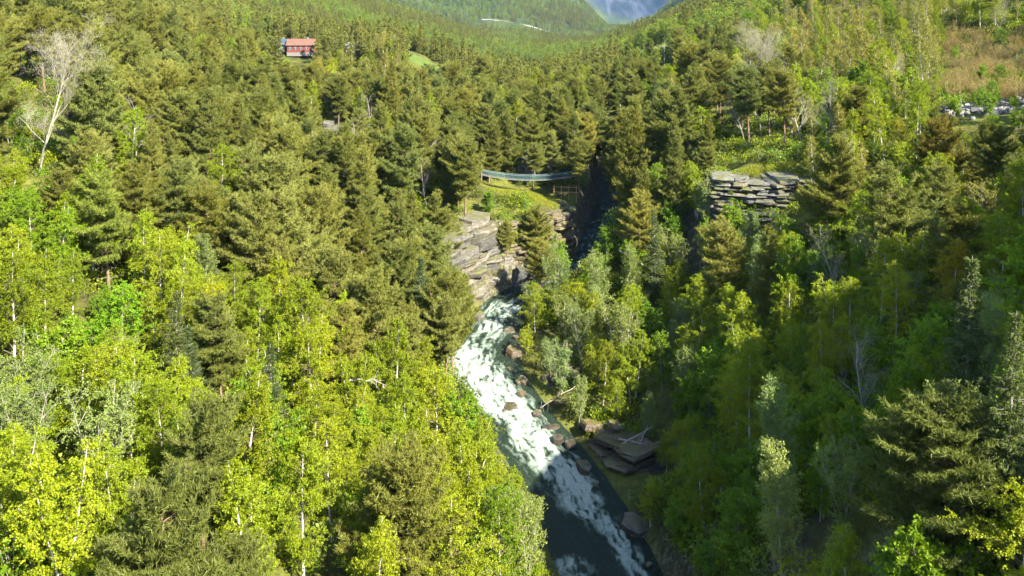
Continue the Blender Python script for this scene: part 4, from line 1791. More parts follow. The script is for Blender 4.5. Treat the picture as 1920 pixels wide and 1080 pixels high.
P2 -810 2042 107 316
P1 181 2043 116 170
H1 1137 2046 63 184
H0 1060 2047 59 99
P1 544 2048 89 266
P4 50 2050 116 307
H1 1041 2052 117 328
A0 450 2054 90 264
R0 1006 2055 45 5
H1 1071 2057 96 328
A2 625 2058 117 18
A0 756 2061 102 154
B2 -184 2064 104 309
H1 1051 2065 89 342
H0 1089 2066 84 298
B3 938 2069 116 153
R0 825 2071 94 231
H0 1067 2074 102 155
P0 -112 2076 101 5
H0 1039 2076 61 276
B2 978 2083 89 27
P3 -942 2085 117 144
P4 7 2086 104 110
S1 -352 2086 87 203
P4 -751 2087 110 274
B2 -465 2088 107 154
D1 1120 2088 73 58
A1 1165 2089 62 234
H0 1011 2091 117 59
H0 1086 2097 116 14
P4 192 2098 109 187
P4 -814 2098 107 190
B2 723 2098 92 105
P5 516 2098 87 5
H1 1050 2100 90 171
D0 576 2101 90 186
B1 631 2103 109 199
P6 -403 2104 107 74
H0 1070 2104 92 292
H0 1026 2104 103 16
P2 -157 2106 97 215
B4 -637 2107 117 298
S1 332 2108 86 305
B4 909 2109 112 290
P3 125 2110 104 308
A0 672 2113 109 210
A2 865 2115 112 139|tall pale aspen clump with white stems at upper right
H1 1047 2116 82 191
H1 1024 2122 118 210
H1 1088 2123 94 152
P0 -230 2125 82 318
P3 286 2130 109 23
B4 1136 2131 83 0
H0 1043 2134 99 319
P4 -699 2134 109 19
H1 1078 2135 101 123
P3 -109 2136 106 159
B2 -49 2139 100 33
A3 743 2139 119 170
B1 369 2140 105 205
H0 1030 2141 110 2
A3 -1067 2142 92 137
B1 702 2143 70 322
R1 1186 2144 41 232
A0 949 2151 105 184
H1 1063 2154 116 335
B3 818 2155 110 245
P5 166 2157 73 329
P3 -416 2158 108 47
K1 -331 2161 112 337|grey dead pine among olive pines right of the rock outcrop
P3 81 2161 63 1
H0 1045 2164 110 84
P5 -855 2165 116 12
P3 452 2166 105 147
B4 1118 2166 90 345
P5 -656 2169 113 344
P5 -289 2171 119 199
H0 1069 2173 113 244
B2 780 2176 107 280
A3 1157 2177 64 149
P2 -919 2177 118 23
B5 902 2177 91 303
P3 -593 2180 115 11
R1 322 2185 117 225
A2 864 2187 66 204
A0 697 2188 108 282
A1 963 2189 107 181
B2 -367 2189 97 137
P0 -788 2191 95 352
H1 1064 2193 90 191
B4 571 2194 105 218
P4 -51 2194 96 36
B5 1098 2202 85 93
P4 510 2202 118 196
B2 653 2209 99 346
P5 -473 2210 97 31
B1 394 2212 96 237
A0 1008 2213 116 225
P0 -1020 2223 102 317
A1 939 2223 106 275
P4 -249 2227 112 260
A1 747 2228 93 174
A1 1053 2228 84 104
P0 -333 2232 104 302
A2 850 2235 117 315
P4 346 2236 90 168
P3 -753 2238 109 356
B1 898 2238 109 39
P0 438 2238 117 220
P0 -397 2243 113 112
P0 112 2247 99 139
B4 616 2248 95 125
B5 -1065 2249 101 125
A3 1109 2255 78 54
A0 992 2259 112 252
S1 222 2259 79 270
A2 821 2263 94 196
B2 1059 2267 61 10
B2 -650 2270 97 251
A3 751 2271 84 358
R2 706 2276 103 273
B3 1022 2286 98 118
P2 -556 2287 92 164
P0 311 2288 113 267
B1 869 2292 97 154
P4 -750 2292 119 9
P5 -470 2293 87 196
B4 910 2294 94 336
S1 -315 2297 100 56
P5 -243 2299 100 70
B2 967 2306 107 143
B4 186 2308 97 187
A0 732 2309 101 280
P4 19 2311 95 202
B2 1097 2313 65 247
P1 -863 2315 95 179
P2 -377 2322 103 201
B4 780 2325 114 135
P4 -677 2325 117 358
A2 822 2326 114 321
A0 1048 2326 100 166
A2 1135 2326 74 209
A0 932 2334 109 117
A2 891 2337 87 96
A2 667 2340 102 352
P1 -516 2342 115 173
P3 219 2342 95 278
P0 157 2349 106 27
A2 520 2354 106 135
P5 -979 2355 107 168
P3 -894 2371 118 342
A0 690 2373 115 4
A2 915 2375 113 171
P5 -355 2376 104 73
B1 -817 2380 110 332
B2 990 2381 83 87
B4 1094 2386 115 92
A1 1030 2394 100 344
S1 -661 2394 91 71
P4 -40 2405 91 233
P1 226 2423 102 243
P6 -245 2424 114 75
B2 996 2426 97 258
P1 615 2428 109 215
P0 -616 2432 87 211
A3 1168 2440 83 262
B4 291 2447 93 356
B2 -673 2451 100 173
P0 -196 2452 99 329
P6 -946 2452 103 348
P0 -128 2456 110 16
P2 -727 2460 119 67
A3 1069 2460 101 102
P2 -885 2461 103 106
P5 -408 2461 104 110
A2 928 2469 107 349
A3 981 2475 105 121
A0 888 2475 120 289
A2 803 2481 102 49
A0 743 2491 100 276
A2 1099 2492 98 170
B4 922 2515 109 58
B0 670 2531 102 169
P2 -75 2535 100 64
A0 1088 2536 117 198
A2 723 2547 110 60
B0 769 2550 104 48
P4 359 2554 103 93
P4 94 2564 106 224
P3 -486 2567 105 167
P2 -227 2573 116 296
A0 831 2575 105 164
A3 896 2579 110 90
P2 575 2582 111 186
P5 299 2587 110 322
A3 -540 2600 112 60
P2 237 2623 115 341
A2 936 2624 103 279
A0 883 2624 120 15
A1 1034 2626 103 20
P4 414 2630 95 317
P1 -751 2638 118 288
P0 145 2643 117 259
P2 -180 2648 118 26
P1 -961 2652 115 280
B5 -524 2659 113 19
S0 409 2685 87 201
P4 -89 2692 95 98
P4 88 2695 105 24
A3 705 2702 119 5
B0 842 2716 112 71
P3 517 2720 117 19
A1 1153 2723 105 285
A2 766 2748 89 337
P5 -789 2756 107 141
P4 -973 2758 111 73
S0 325 2761 81 245
B1 -544 2768 103 113
P5 194 2774 97 75
B0 -68 2780 100 32
B4 940 2793 112 150
P5 292 2810 115 171
R2 1162 2810 115 19
B0 764 2811 107 32
P3 -920 2815 107 16
P3 -985 2826 110 90
B4 986 2830 115 50
A1 -597 2831 87 12
P5 -533 2837 86 19
B4 952 2862 116 173
A2 753 2863 104 67
A1 999 2871 106 188
A0 -457 2872 90 191
A1 860 2873 116 125
B2 1142 2874 107 111
A0 1060 2882 112 110
B2 -896 2886 85 241|light green birch left of the blue-grey roofed house
A2 898 2897 97 34
A0 722 2902 106 293
B0 628 2904 106 79
B2 122 2915 101 82
A2 987 2917 83 16
A1 1162 2920 85 190
A2 1118 2925 95 78
B1 862 2928 116 112
R2 -730 2932 61 93
B4 84 2938 118 238
A0 923 2939 103 326
P4 -586 2943 72 332
A3 762 2950 105 132
B1 719 2951 109 304
A0 1083 2952 112 300
A2 1138 2964 108 51
P5 635 2969 98 145
A2 987 2974 107 112
A3 -627 2974 84 294
R0 843 2989 119 359
B4 234 2997 113 317
A0 -379 2998 111 288|pale yellow leafing aspen beside the clump right of the red house
A0 1097 2999 92 163
A3 1049 3008 108 174
P4 -173 3009 93 209
A2 922 3016 88 229
P4 -987 3016 116 139
A3 976 3020 89 335
B5 62 3031 119 200
R1 1128 3034 94 136
A2 777 3034 93 87
A3 733 3044 120 127
A2 1076 3051 116 77
P4 115 3052 108 73
P6 -98 3055 118 113
P4 184 3062 110 1
B0 838 3065 114 270
B1 1035 3067 80 329
B4 34 3070 86 194
B0 608 3077 110 218
A0 771 3085 100 119
B1 -588 3097 90 177
A1 907 3103 88 267
B5 863 3111 104 212
A1 1021 3112 100 312
P5 125 3113 112 349
A3 -440 3117 111 156|pale yellow leafing aspen clump right of the red house
A3 961 3127 104 38
B0 -517 3130 64 341
P4 592 3154 100 235
R2 1034 3166 102 237
P3 661 3167 100 53
B1 -501 3172 86 72
A2 964 3173 108 346
P1 -902 3175 118 108
R1 914 3177 98 117
B4 -420 3179 89 57
P4 497 3190 103 245
R2 825 3192 117 152
A3 1085 3196 108 125
P2 -661 3196 58 143
P3 -1148 3201 120 189
B2 1020 3221 100 281
B4 -435 3226 117 92
A2 725 3235 79 20
B4 -389 3237 82 157
A2 -478 3239 108 54
B5 964 3248 86 71
P3 -532 3248 68 87
P3 593 3267 117 171
B5 1036 3273 72 136
A2 -420 3273 106 59
A1 855 3295 114 218
A0 -470 3295 114 348
A1 950 3298 103 185
B3 -687 3436 86 159|fresh green birch just right of the red house
B3 -909 3472 85 149|fresh green birch directly behind the blue-grey roofed house
B1 -745 4086 86 298|fresh green birch second to the right of the red house
'''
REST = '''
P3,-889,2110,82,126 P3,-768,1389,38,194 P6,-187,2883,97,86 P0,-322,1180,54,117 P1,279,1997,78,222 P2,300,2693,90,348 P2,-1169,3083,109,154 P2,-103,2621,97,345
P0,-84,1356,68,275 P1,-582,1333,58,129 P4,-218,1106,51,194 P3,-791,1642,51,119 P4,213,2485,99,33 P6,-556,1778,81,269 P6,-623,1304,76,269 P2,-1014,2471,101,226
P0,-962,2211,115,4 P2,-5,2161,94,356 P4,-1014,3218,85,192 P4,-397,1819,72,48 P1,-859,1844,107,213 P2,973,2660,99,322 P1,-682,1806,108,344 P2,116,2304,93,60
P4,-1004,1787,95,73 P4,-912,1622,68,67 P0,-840,2428,92,235 P0,-301,2603,106,196 P4,-1114,2105,91,208 P0,31,2548,102,279 P3,-224,2373,86,262 P2,-889,2692,95,65
P1,-348,1623,68,129 P5,-459,1130,57,312 P6,13,2476,93,167 P2,-212,1791,95,344 P6,432,2301,93,271 P1,-905,2631,90,359 P1,-1229,3115,118,114 P1,-984,2953,118,247
P5,-390,2690,85,258 P2,-548,2099,91,224 P0,-1117,2260,111,191 P3,-107,1728,83,272 P0,-858,2067,81,324 P6,-502,1361,59,248 P1,-335,2737,102,165 P5,-1068,3185,100,63
P1,-1153,2970,111,180 P1,-438,1217,65,150 P3,66,2107,59,114 P0,-1101,2025,119,97 P1,-997,2063,93,285 P0,410,3176,88,323 P5,-684,2236,93,345 P3,-373,3072,66,204
P0,-626,2004,85,300 P2,-681,1889,81,116 P2,-626,2603,59,250 P4,-969,1865,81,352 P5,341,2636,89,61 P0,326,3296,115,134 P1,46,2250,87,208 P4,-262,2664,91,121
P0,-459,1721,85,119 P1,266,1743,82,158 P3,575,2479,99,23 P0,-82,3131,79,279 P3,-253,1223,53,167 P6,764,3296,66,5 P3,-564,3034,68,120 P1,-949,1917,85,120
P4,-15,2780,63,237 P4,367,2729,96,197 P4,654,3233,83,111 P3,-1030,2691,104,76 P2,-291,2340,104,193 P1,-166,2359,96,261 P6,-115,2246,91,106 P2,182,3137,106,284
P0,-486,2459,85,321 P1,-506,1626,100,347 P1,-203,2820,106,172 P1,77,2391,88,64 P2,-180,2235,73,342 P4,11,2376,90,249 P1,-1115,2192,60,331 P4,-615,1606,84,285
P4,-903,3033,86,221 P6,240,1803,97,348 P0,-667,2804,44,16 P1,-740,2527,112,292 P4,315,2359,103,166 P4,-366,2532,94,339 P4,192,2901,90,240 P1,-1079,2328,89,23
P5,-322,1578,54,65 P4,-441,2038,64,187 P2,-50,2463,91,153 P2,-187,2014,68,300 P1,-349,2028,55,119 P1,-51,2089,87,137 P2,-590,2734,62,49 P3,-182,2766,87,219
P0,-973,3278,93,43 P4,314,2969,91,244 P2,-1223,2982,105,283 P3,-680,2654,56,311 P5,140,2844,65,150 P5,-1291,3212,95,280 P4,-1088,2583,105,214 P3,819,3141,60,321
P1,-1026,1933,83,163 P1,-543,2479,96,195 P0,-726,2183,99,6 P5,-1037,1856,97,159 P1,712,3134,86,30 P5,-775,2422,80,35 P0,403,2496,88,355 P0,-172,2944,74,305
P0,-680,1482,80,228 P3,-1236,3048,105,350 P4,-1039,2371,89,121 P0,-621,3271,52,50 P3,-770,2138,67,77 P0,-433,2521,95,89 P2,-103,2375,79,129 P0,-824,2526,90,242
P5,112,3194,99,120 P0,189,2694,89,218 P1,-879,2580,83,132 P1,137,2505,107,63 P1,-275,2898,88,107 P4,-570,1724,79,259 P1,-691,3263,41,216 P0,-1029,2530,96,285
P3,-263,1724,72,33 P3,-735,2377,83,124 P3,-861,2002,76,188 P2,566,1883,67,101 P2,1169,2228,57,64 P4,-449,2765,68,262 P0,-309,1697,68,350 P1,-976,3168,81,294
P1,-482,1498,86,45 P1,-233,1941,100,14 P6,81,2491,79,148 P3,-521,2401,88,313 P0,-790,2863,68,103 P4,569,3034,80,157 P1,-441,1464,60,28 P1,-958,2582,91,239
P6,-588,2042,80,52 P2,-1090,3276,107,49 P2,459,3135,63,69 P5,320,2903,73,183 P0,-154,3162,50,118 P2,483,2489,87,336 P5,-1155,2312,101,173 P3,1223,2639,97,117
P6,255,2550,63,132 P0,-650,3071,43,249 P2,-510,2908,50,127 P0,-204,2177,70,111 P1,521,1917,71,351 P4,-692,2867,32,8 P0,-1103,2422,79,113 P0,-572,2555,79,152
P0,-992,2886,98,145 P1,-775,1702,66,295 P2,399,2351,60,352 P4,-411,1890,66,38 P3,496,2975,48,136 P1,-584,1527,53,312 P3,-790,2480,70,154 P1,-1010,2280,85,135
P1,-164,3099,59,121 P5,426,2413,53,202 P3,-737,1555,52,218 P1,-710,2590,67,240 P2,-1172,2159,116,276 P1,284,3249,97,27 P6,-452,2700,71,81 P5,-525,2164,65,169
P0,-285,1619,53,10 P4,-1035,2626,85,269 P2,-150,2178,63,14 P2,306,1852,60,15 P5,-1316,3271,88,103 P3,-344,2651,79,69 P0,-890,3105,96,86 P1,-734,1908,81,99
P2,-653,2504,60,323 P6,-1205,2899,97,299 P1,-695,1635,78,43 P5,417,2988,67,108 P0,-957,2138,83,153 P5,-42,2345,59,243 P1,-400,1658,58,209 P6,-1041,2844,92,119
P0,-953,3081,67,336 P3,-628,2225,64,53 P1,-754,1223,83,312 P4,-697,1951,65,354 P1,-740,1759,59,329 P0,-1260,1936,92,299 P3,-426,1973,51,331 P5,-1138,1936,112,299
P1,-773,1160,69,78 P5,-900,1424,118,338 P2,-759,1292,65,106 P1,-718,1842,59,205 P4,-981,1595,105,146 P2,-694,1044,89,330 P0,-1056,1703,74,182 P3,-1215,1999,104,105
P6,-494,1412,58,337 P0,-1113,1699,98,289 P0,-829,1386,110,248 P1,256,1940,84,38 P0,-1096,1774,112,106 P4,-1219,1888,116,234 P5,549,828,105,39 P1,641,954,53,359
P0,550,895,88,253 P0,858,1369,67,212 P0,-961,1494,115,282 P1,-1129,1864,112,223 P1,-525,1822,59,105 P0,-802,1254,89,242 P4,588,930,90,106 P4,-1031,1575,60,282
P2,-1140,1747,92,282 P1,-970,1545,105,166 P2,245,1853,58,318 P4,-1007,1728,98,235 P1,-1199,1829,83,157 P6,-870,1328,74,8 P5,-350,1971,31,255 P2,-724,1142,89,204
P2,-877,1379,62,13 P3,-711,1197,107,293 P4,-904,1477,59,37 P1,-1007,1660,84,34 P0,-954,1443,94,211 P1,-1146,1997,58,328 P3,-518,1726,55,123 P0,-1205,1947,95,94
P0,-719,1084,61,131 B0,45,2728,98,66 B5,948,2430,104,77 B5,-443,1823,98,99 B2,810,3260,64,87 B2,199,2825,111,42 B3,-126,3297,87,63 B5,905,3276,79,206
B4,259,3036,105,321 B1,904,2431,89,345 B3,806,2918,103,75 B3,1204,2471,84,193 B4,1029,2668,107,120 B5,619,2321,110,90 B5,-496,1977,102,166 B2,1162,2296,47,33
B1,-98,2905,106,4 B3,-658,2908,55,243 B5,-41,2649,115,339 B0,-93,3183,102,172 B5,-310,759,90,288 B5,970,2554,118,297 B2,-539,1501,53,287 B4,-511,2707,88,190
B5,53,3131,114,272 B4,-64,824,61,27 B4,991,2340,77,249 B2,-1099,2371,119,257 B5,635,3031,115,133 B1,1160,2361,62,173 B5,-809,2261,115,340 B4,322,578,56,246
B1,1004,2724,117,207 B5,-377,3125,74,75 B5,-35,3160,67,40 B0,-519,2959,60,66 B3,810,2213,75,135 B5,433,2124,75,251 B3,-214,740,73,281 B4,1032,2958,72,1
B0,247,2782,106,283 B0,1301,2717,68,53 B2,-587,3219,44,316 B5,481,3287,102,306 B2,897,2833,69,349 B1,1173,2584,103,317 B2,-667,3135,43,128 B1,565,2314,104,174
B2,-261,2821,94,233 B5,782,2121,66,161 B1,545,1048,43,4 B5,1193,2776,92,280 B4,416,2573,88,81 B3,-195,3206,105,36 B3,658,2151,80,80 B5,321,2072,60,125
B2,1115,3075,115,131 B2,1205,2896,119,99 B0,408,1799,24,183 B1,543,2945,86,340 B0,867,3171,58,187 B3,1077,3246,83,245 B3,349,1875,92,294 B1,-345,1737,73,62
B2,713,2042,51,39 B0,728,1651,40,103 B2,-378,2786,74,202 B5,-918,2969,96,89 B0,158,2953,85,310 B1,-1186,2537,108,166 B3,1141,3243,53,167 B0,316,2482,67,173
B2,-1033,2932,113,345 B3,-1230,2600,111,92 B1,1064,2704,103,310 B3,58,2974,85,82 B0,707,2855,84,220 B4,1241,2854,92,82 B1,282,2749,69,267 B1,-900,2221,104,309
B0,533,3292,40,215 B3,60,3280,113,31 B0,-359,1877,37,349 B0,247,2676,101,10 B5,-1,594,104,260 B1,-272,1983,57,341 B5,-477,1919,51,254 B4,1025,1675,80,188
B0,793,1345,75,357 B0,-458,772,63,282 B4,-1046,1800,97,328 B5,-436,672,115,51 B3,-629,989,62,353 B2,1201,1862,65,22 B2,408,605,83,53 B4,-509,763,115,11
B4,819,1263,66,228 B3,485,751,82,202 B5,-1068,1628,100,225 B5,-521,824,83,72 B4,387,1946,53,252 B3,-1164,1797,99,340 B5,492,825,65,190 B2,667,999,63,283
B2,992,1539,63,238 B3,-121,506,76,42 B4,-428,635,87,140 B1,-553,834,86,32 B4,-57,526,90,325 B0,-97,540,64,45 B4,996,1592,61,54 B3,-928,1982,58,165
B1,-462,691,74,156 B2,1064,1635,50,154 B3,405,638,86,237 B2,-823,1307,99,159 B4,864,1481,64,252 B1,972,1488,74,10 B0,-45,591,61,258 B5,-369,601,85,314
B3,-662,1011,70,101 B5,952,1559,73,326 B2,32,541,94,223 B3,490,786,100,6 B0,741,1214,60,55 B1,-584,868,60,17 B4,-391,640,78,110 B5,-123,560,54,292
B5,1197,1919,84,196 B3,519,802,89,323 B5,-88,510,117,233 B3,-520,859,61,70 B4,1304,1995,67,57 B3,577,968,89,295 B3,-497,800,106,247 B2,-378,544,88,57
B3,1233,1884,84,144 B5,351,567,88,104 B1,-613,943,114,176 B3,1065,1719,64,240 B2,-1116,1815,100,135 B2,700,1142,68,225 B5,-1082,1920,55,11 B4,1161,1862,42,132
B2,-647,1051,115,39 B3,1272,1875,83,82 B5,1269,1807,90,108 B5,1275,1630,74,23 B0,1165,1607,60,84 B5,1217,1737,87,96 A1,634,1345,66,168 A2,559,2777,97,355
A3,894,2971,100,291 A0,711,2748,98,269 A2,674,1372,23,209 A0,1001,2162,65,252 A2,-420,2568,103,305 A2,1095,3114,61,110 A1,798,2409,84,55 A3,1129,2463,101,18
A3,830,2447,96,225 A0,-684,1534,87,277 A0,1138,2399,69,43 A1,816,2535,70,127 A2,1185,2685,96,125 A0,483,2433,89,69 A2,1262,2582,62,93 A0,806,2617,84,341
A2,910,2668,82,343 A0,1042,2565,92,189 A3,634,2504,113,283 A3,393,1874,92,290 A0,1148,2517,92,156 A0,576,1735,58,315 A3,-1074,2900,119,99 A1,1184,2856,116,337
A3,1129,2777,89,24 A0,860,2056,64,28 A3,605,2136,96,30 A0,258,2932,92,187 A2,1205,2735,87,170 A3,538,2428,110,214 A1,-580,3142,65,153 A2,-512,3081,54,211
A0,368,1910,85,3 A3,237,2730,109,298 A2,1093,2427,89,348 A1,1124,1869,69,166 A0,899,1395,83,333 A3,717,1096,75,14 A1,1148,1787,66,262 A1,854,1306,41,9
A0,757,1273,46,242 A3,1093,1843,65,304 A1,918,1486,64,117 A2,-935,1570,73,62 A2,849,1423,64,216 A3,778,1208,62,349 A0,1245,1974,55,118 A0,1091,1750,47,274
A0,1204,1984,59,62 A3,1066,1809,57,257 A1,915,1450,77,231 A1,1141,1920,88,251 A3,766,1312,87,172 A3,-1081,1877,108,179 A3,710,1174,76,154 A3,1023,1726,65,188
A3,682,1044,87,60 A0,1277,1947,79,176 A2,977,1624,73,272 A3,682,1297,48,28 A2,931,1416,68,153 A1,1112,1703,74,71 A2,924,1522,42,249 A0,1045,1758,82,197
A1,1165,1984,58,250 A1,830,1336,44,168 A1,758,1165,85,46 A3,656,1064,108,252 A1,1169,1946,86,352 A0,641,1028,64,295 A2,1142,1740,73,178 A3,1027,1632,82,88
A1,1038,1576,63,244 A3,1132,1831,65,20 A1,883,1332,51,56 A2,816,1379,90,332 A1,1256,1736,62,159 A1,1179,1746,43,122 A1,1205,1608,65,73 A0,1229,1675,65,268
A1,1277,1702,45,354 A3,1232,1801,70,269 A1,1167,1692,53,289 A3,1179,1652,47,246 A3,1123,1640,60,299
'''

LAND = [  # things one can find, with their place on the ground: used to say which tree a label means
    ('the tall leafless grey tree', -56, 108, 34), ('the red house', -80, 350, 30), ('the rope bridge', 4, 185, 17), ('the cream cliff', -7, 143, 12),
    ('the grassy knoll', 4, 166, 18), ('the grey rock wall', 40, 141, 23), ('the white stone bank', 81, 158, 37), ('the pine bench', 42, 158, 30),
    ('the big sunlit pine', 44, 122, 32), ('the open-crowned pine', 30, 60, 27), ('the brown ledge', 9, 112, 3), ('the upper rapids', -2, 138, 6),
    ('the long rapids', 2, 110, 2), ('the dark pool', 9, 92, 0), ('the orange-trunked river pine', -8, 121, 15), ('the big bottom pine', -8, 63, 24),
    ('the vivid green trees', -39, 91, 27), ('the pale many-stemmed willow', -35, 66, 27), ('the tan outcrop', -23, 162, 17), ('the overhanging outcrop', -41, 205, 22),
    ('the tall ravine pine', 19, 152, 25), ('the weeping yellow birch', 33, 108, 22), ('the brownish pointed pine', 58, 124, 34),
    ('the tall pale aspen clump', 71, 175, 42), ('the two leafless white birches', 53, 153, 33), ('the brushwood meadow', 100, 195, 42), ('the power poles', 55, 318, 32),
    ('the green pasture', -35, 350, 22), ('the grey-green round tree', -34, 104, 26), ('the bleached dead pine', -60, 165, 38), ('the small olive orange-trunked pine', -28, 90, 24),
    ('the wide bottom-left pine', -20, 53, 26), ('the twin dead grey pines', -16, 175, 24), ('the white-blossomed tree', 72, 165, 40), ('the top left corner', -120, 215, 62),
    ('the top right corner', 140, 250, 66), ('the left edge birches', -50, 99, 32), ('the dry fields', 66, 400, 22), ('the leafing aspens', -38, 287, 28)]
LOOK = {'P': ('olive pine', 'tree', 'olive pines on the gorge slopes'), 'S': ('dark spruce', 'tree', 'spruces on the gorge slopes'),
        'B': ('lime birch', 'tree', 'birches on the gorge slopes'), 'R': ('green broadleaf tree', 'tree', 'broadleaf trees on the gorge slopes'),
        'W': ('pale willow', 'tree', 'pale willows on the gorge slopes'), 'A': ('thin yellow aspen', 'tree', 'aspens on the gorge slopes'),
        'D': ('leafless tree', 'tree', 'leafless trees on the gorge slopes'), 'K': ('grey dead pine', 'tree', 'dead pines on the gorge slopes'),
        'H': ('tan brushwood shrub', 'shrub', 'brushwood shrubs on the right meadow')}
ONES = ['', 'first', 'second', 'third', 'fourth', 'fifth', 'sixth', 'seventh', 'eighth', 'ninth', 'tenth', 'eleventh', 'twelfth', 'thirteenth', 'fourteenth', 'fifteenth',
        'sixteenth', 'seventeenth', 'eighteenth', 'nineteenth']
ORD = ['nearest'] + ONES[2:]
for t_, e_ in (('twenty', 'twentieth'), ('thirty', 'thirtieth'), ('forty', 'fortieth'), ('fifty', 'fiftieth'), ('sixty', 'sixtieth'), ('seventy', 'seventieth')):
    ORD += [e_] + [t_ + '-' + w for w in ONES[1:10]]
def seen(x, y, z):
    return 960 + FPX * x / y, YH + FPX * (CAM_Z - z) / y
rows = []
for ln in TREES.strip().split('\n'):
    a_, _, lab = ln.partition('|')
    kv, x, y, s, r, w = (a_ + ' 100').split()[:6]
    rows.append([kv[0], int(kv[1]), int(x) / 10, int(y) / 10, int(s) / 100, R(int(r)), lab, int(w) / 100])
TX, TY = np.array([r[2] for r in rows]), np.array([r[3] for r in rows])
TZ = height(TX, TY) - .05
lands = [seen(x, y, z) for _, x, y, z in LAND]
fam = {}
for i, r in enumerate(rows):
    if r[6]:
        continue
    px, py = seen(TX[i], TY[i], TZ[i] + 6)
    d = [(px - lx) ** 2 + (py - ly) ** 2 for lx, ly in lands]
    k = int(np.argmin(d))
    dx, dy = px - lands[k][0], py - lands[k][1]
    way = ('left of' if dx < 0 else 'right of') if abs(dx) > abs(dy) else ('above' if dy < 0 else 'below')
    fam.setdefault((r[0], k, way), []).append((d[k], i))
for (kind, k, way), lst in fam.items():
    for n_, (_, i) in enumerate(sorted(lst)):
        s_ = rows[i][4]
        size = 'tall' if s_ > .98 else 'small' if s_ < .7 else ''
        o_ = ORD[n_] if n_ < len(ORD) else 'farthest'
        rows[i][6] = ('%s%s, %s such shrub outwards %s %s' if kind == 'H' else '%s%s, %s such tree outwards %s %s') % (size + ' ' if size else '', LOOK[kind][0], o_, way, LAND[k][0])

tint_rng = np.random.default_rng(9)
TINT = {'brownish pine': (1.25, .95, .75), 'rusty yellow': (1.2, .82, .8), 'white-blossomed': (1.9, 1.45, 3.0), 'vivid green': (.95, 1.1, .8),
        'light green birch': (.85, 1.05, .9), 'bluish dark spruce': (.75, .95, 1.15)}
for i, (kind, var, x, y, s, rot, lab, wide) in enumerate(rows):
    nm = KINDS[kind][0]
    wme, lme = PROTO[kind, var]
    root = empty(nm, (x, y, float(TZ[i])), rot, label=lab, category=LOOK[kind][1], group=LOOK[kind][2])
    w_ = tint_rng.uniform(.94, 1.06) * wide
    root.scale = (s * w_, s * w_, s)
    root.rotation_euler = (tint_rng.normal(0, .045), tint_rng.normal(0, .045), rot)
    o = bpy.data.objects.new('trunk', wme)
    link(o, root)
    if lme is not None:
        o = bpy.data.objects.new('crown', lme)
        t = next((v for q, v in TINT.items() if q in lab and ' outwards ' not in lab), None)
        j = tint_rng.normal(0, 1, 2)
        t = t or (1 + .11 * j[0] + .05 * j[1], 1 + .10 * j[0], 1 + .11 * j[0] - .1 * j[1])
        o.color = (max(t[0], .5), max(t[1], .5), max(t[2], .4), 1)
        link(o, root)

# the pines, birches and aspens behind those, too many to count one by one
rest = [q.split(',') for q in REST.split()]
order = [('P', i) for i in range(7)] + [('B', i) for i in range(6)] + [('A', i) for i in range(4)]
JM = {q: joined(*q) for q in order}
def rest_of(letter, name, label):
    sel = [q for q in rest if q[0][0] == letter]
    vs = [q for q in order if q[0] == letter]
    X, Y = np.array([int(q[1]) / 10 for q in sel]), np.array([int(q[2]) / 10 for q in sel])
    scatter(name, [JM[v] for v in vs], X, Y, height(X, Y) - .05, np.array([R(int(q[4])) for q in sel]), np.array([int(q[3]) / 100 for q in sel]),
            np.array([int(q[0][1]) for q in sel]), label=label, category='forest')
rest_of('P', 'pine_forest', 'mass of further olive pines filling the gaps behind the nearer ones')
rest_of('A', 'aspen_wood', 'mass of thin aspens crowding the upper right slope')
rest_of('B', 'birch_wood', 'mass of further birches half hidden behind the nearer trees')

# far forest over the valley sides, out to the fells
frng = np.random.default_rng(31)
def far_pine(seed):
    return make_pine(seed, 13, 3.0, .08, .16, .95, (4, 7), .8, 7, .05, .42, .26, 1.7)
LOWP = [far_pine(90 + k) for k in range(4)]
LOWB = [make_birch(95 + k, 10, 3.2, .10, 30, 7, 8, .42, .3, .4, .10, 1, .3, (15, 55), 0, .5) for k in range(3)]
low = []
for w, l in LOWP:
    low.append(MB().merged(w).merged(l, 2).mesh('pine_tree', [MAT['pine_bark'], MAT['dead_wood'], MAT['pine']]))
MAT['far_birch'] = leaf_material('far_leaves', (.085, .125, .012), (.150, .205, .022), (.24, .28, .04), .38, .6)
for w, l in LOWB:
    low.append(MB().merged(w).merged(l, 2).mesh('birch_tree', [MAT['grey_bark'], MAT['twig'], MAT['far_birch']]))
def far_points(n, y0, y1, margin):
    y = y0 * (y1 / y0) ** frng.random(n)
    x = frng.uniform(-1, 1, n) * y * (960 + margin) / FPX
    return x, y
# open ground among the far trees: x, y, radius
OPEN = [(-80, 350, 9), (-92, 352, 9), (-70, 346, 5), (-37, 352, 9), (-28, 350, 7), (-33, 344, 7), (52, 400, 12), (60, 402, 8), (44, 398, 8), (70, 398, 10), (82, 412, 8), (-64, 352, 5), (-80, 337, 9), (-77, 327, 8), (-88, 338, 7), (-85, 328, 6), (-74, 320, 5), (-33, 336, 9), (-31, 325, 8), (46, 385, 10), (44, 372, 8), (43, 360, 7), (64, 388, 11), (62, 375, 9), (60, 362, 7), (84, 520, 13), (83, 505, 11), (80, 490, 9), (-60, 332, 6), (-72, 640, 16), (-70, 615, 12)]
ROADS = {'valley_road': [(-60, 1800), (-20, 1806), (30, 1812), (75, 1806), (120, 1822)],
         'hill_road': [(78, 560), (84, 590), (92, 620), (100, 650), (106, 690)],
         'rock_band': [(-215, 1080), (-170, 1085), (-129, 1090), (-71, 1095), (-26, 1100)]}
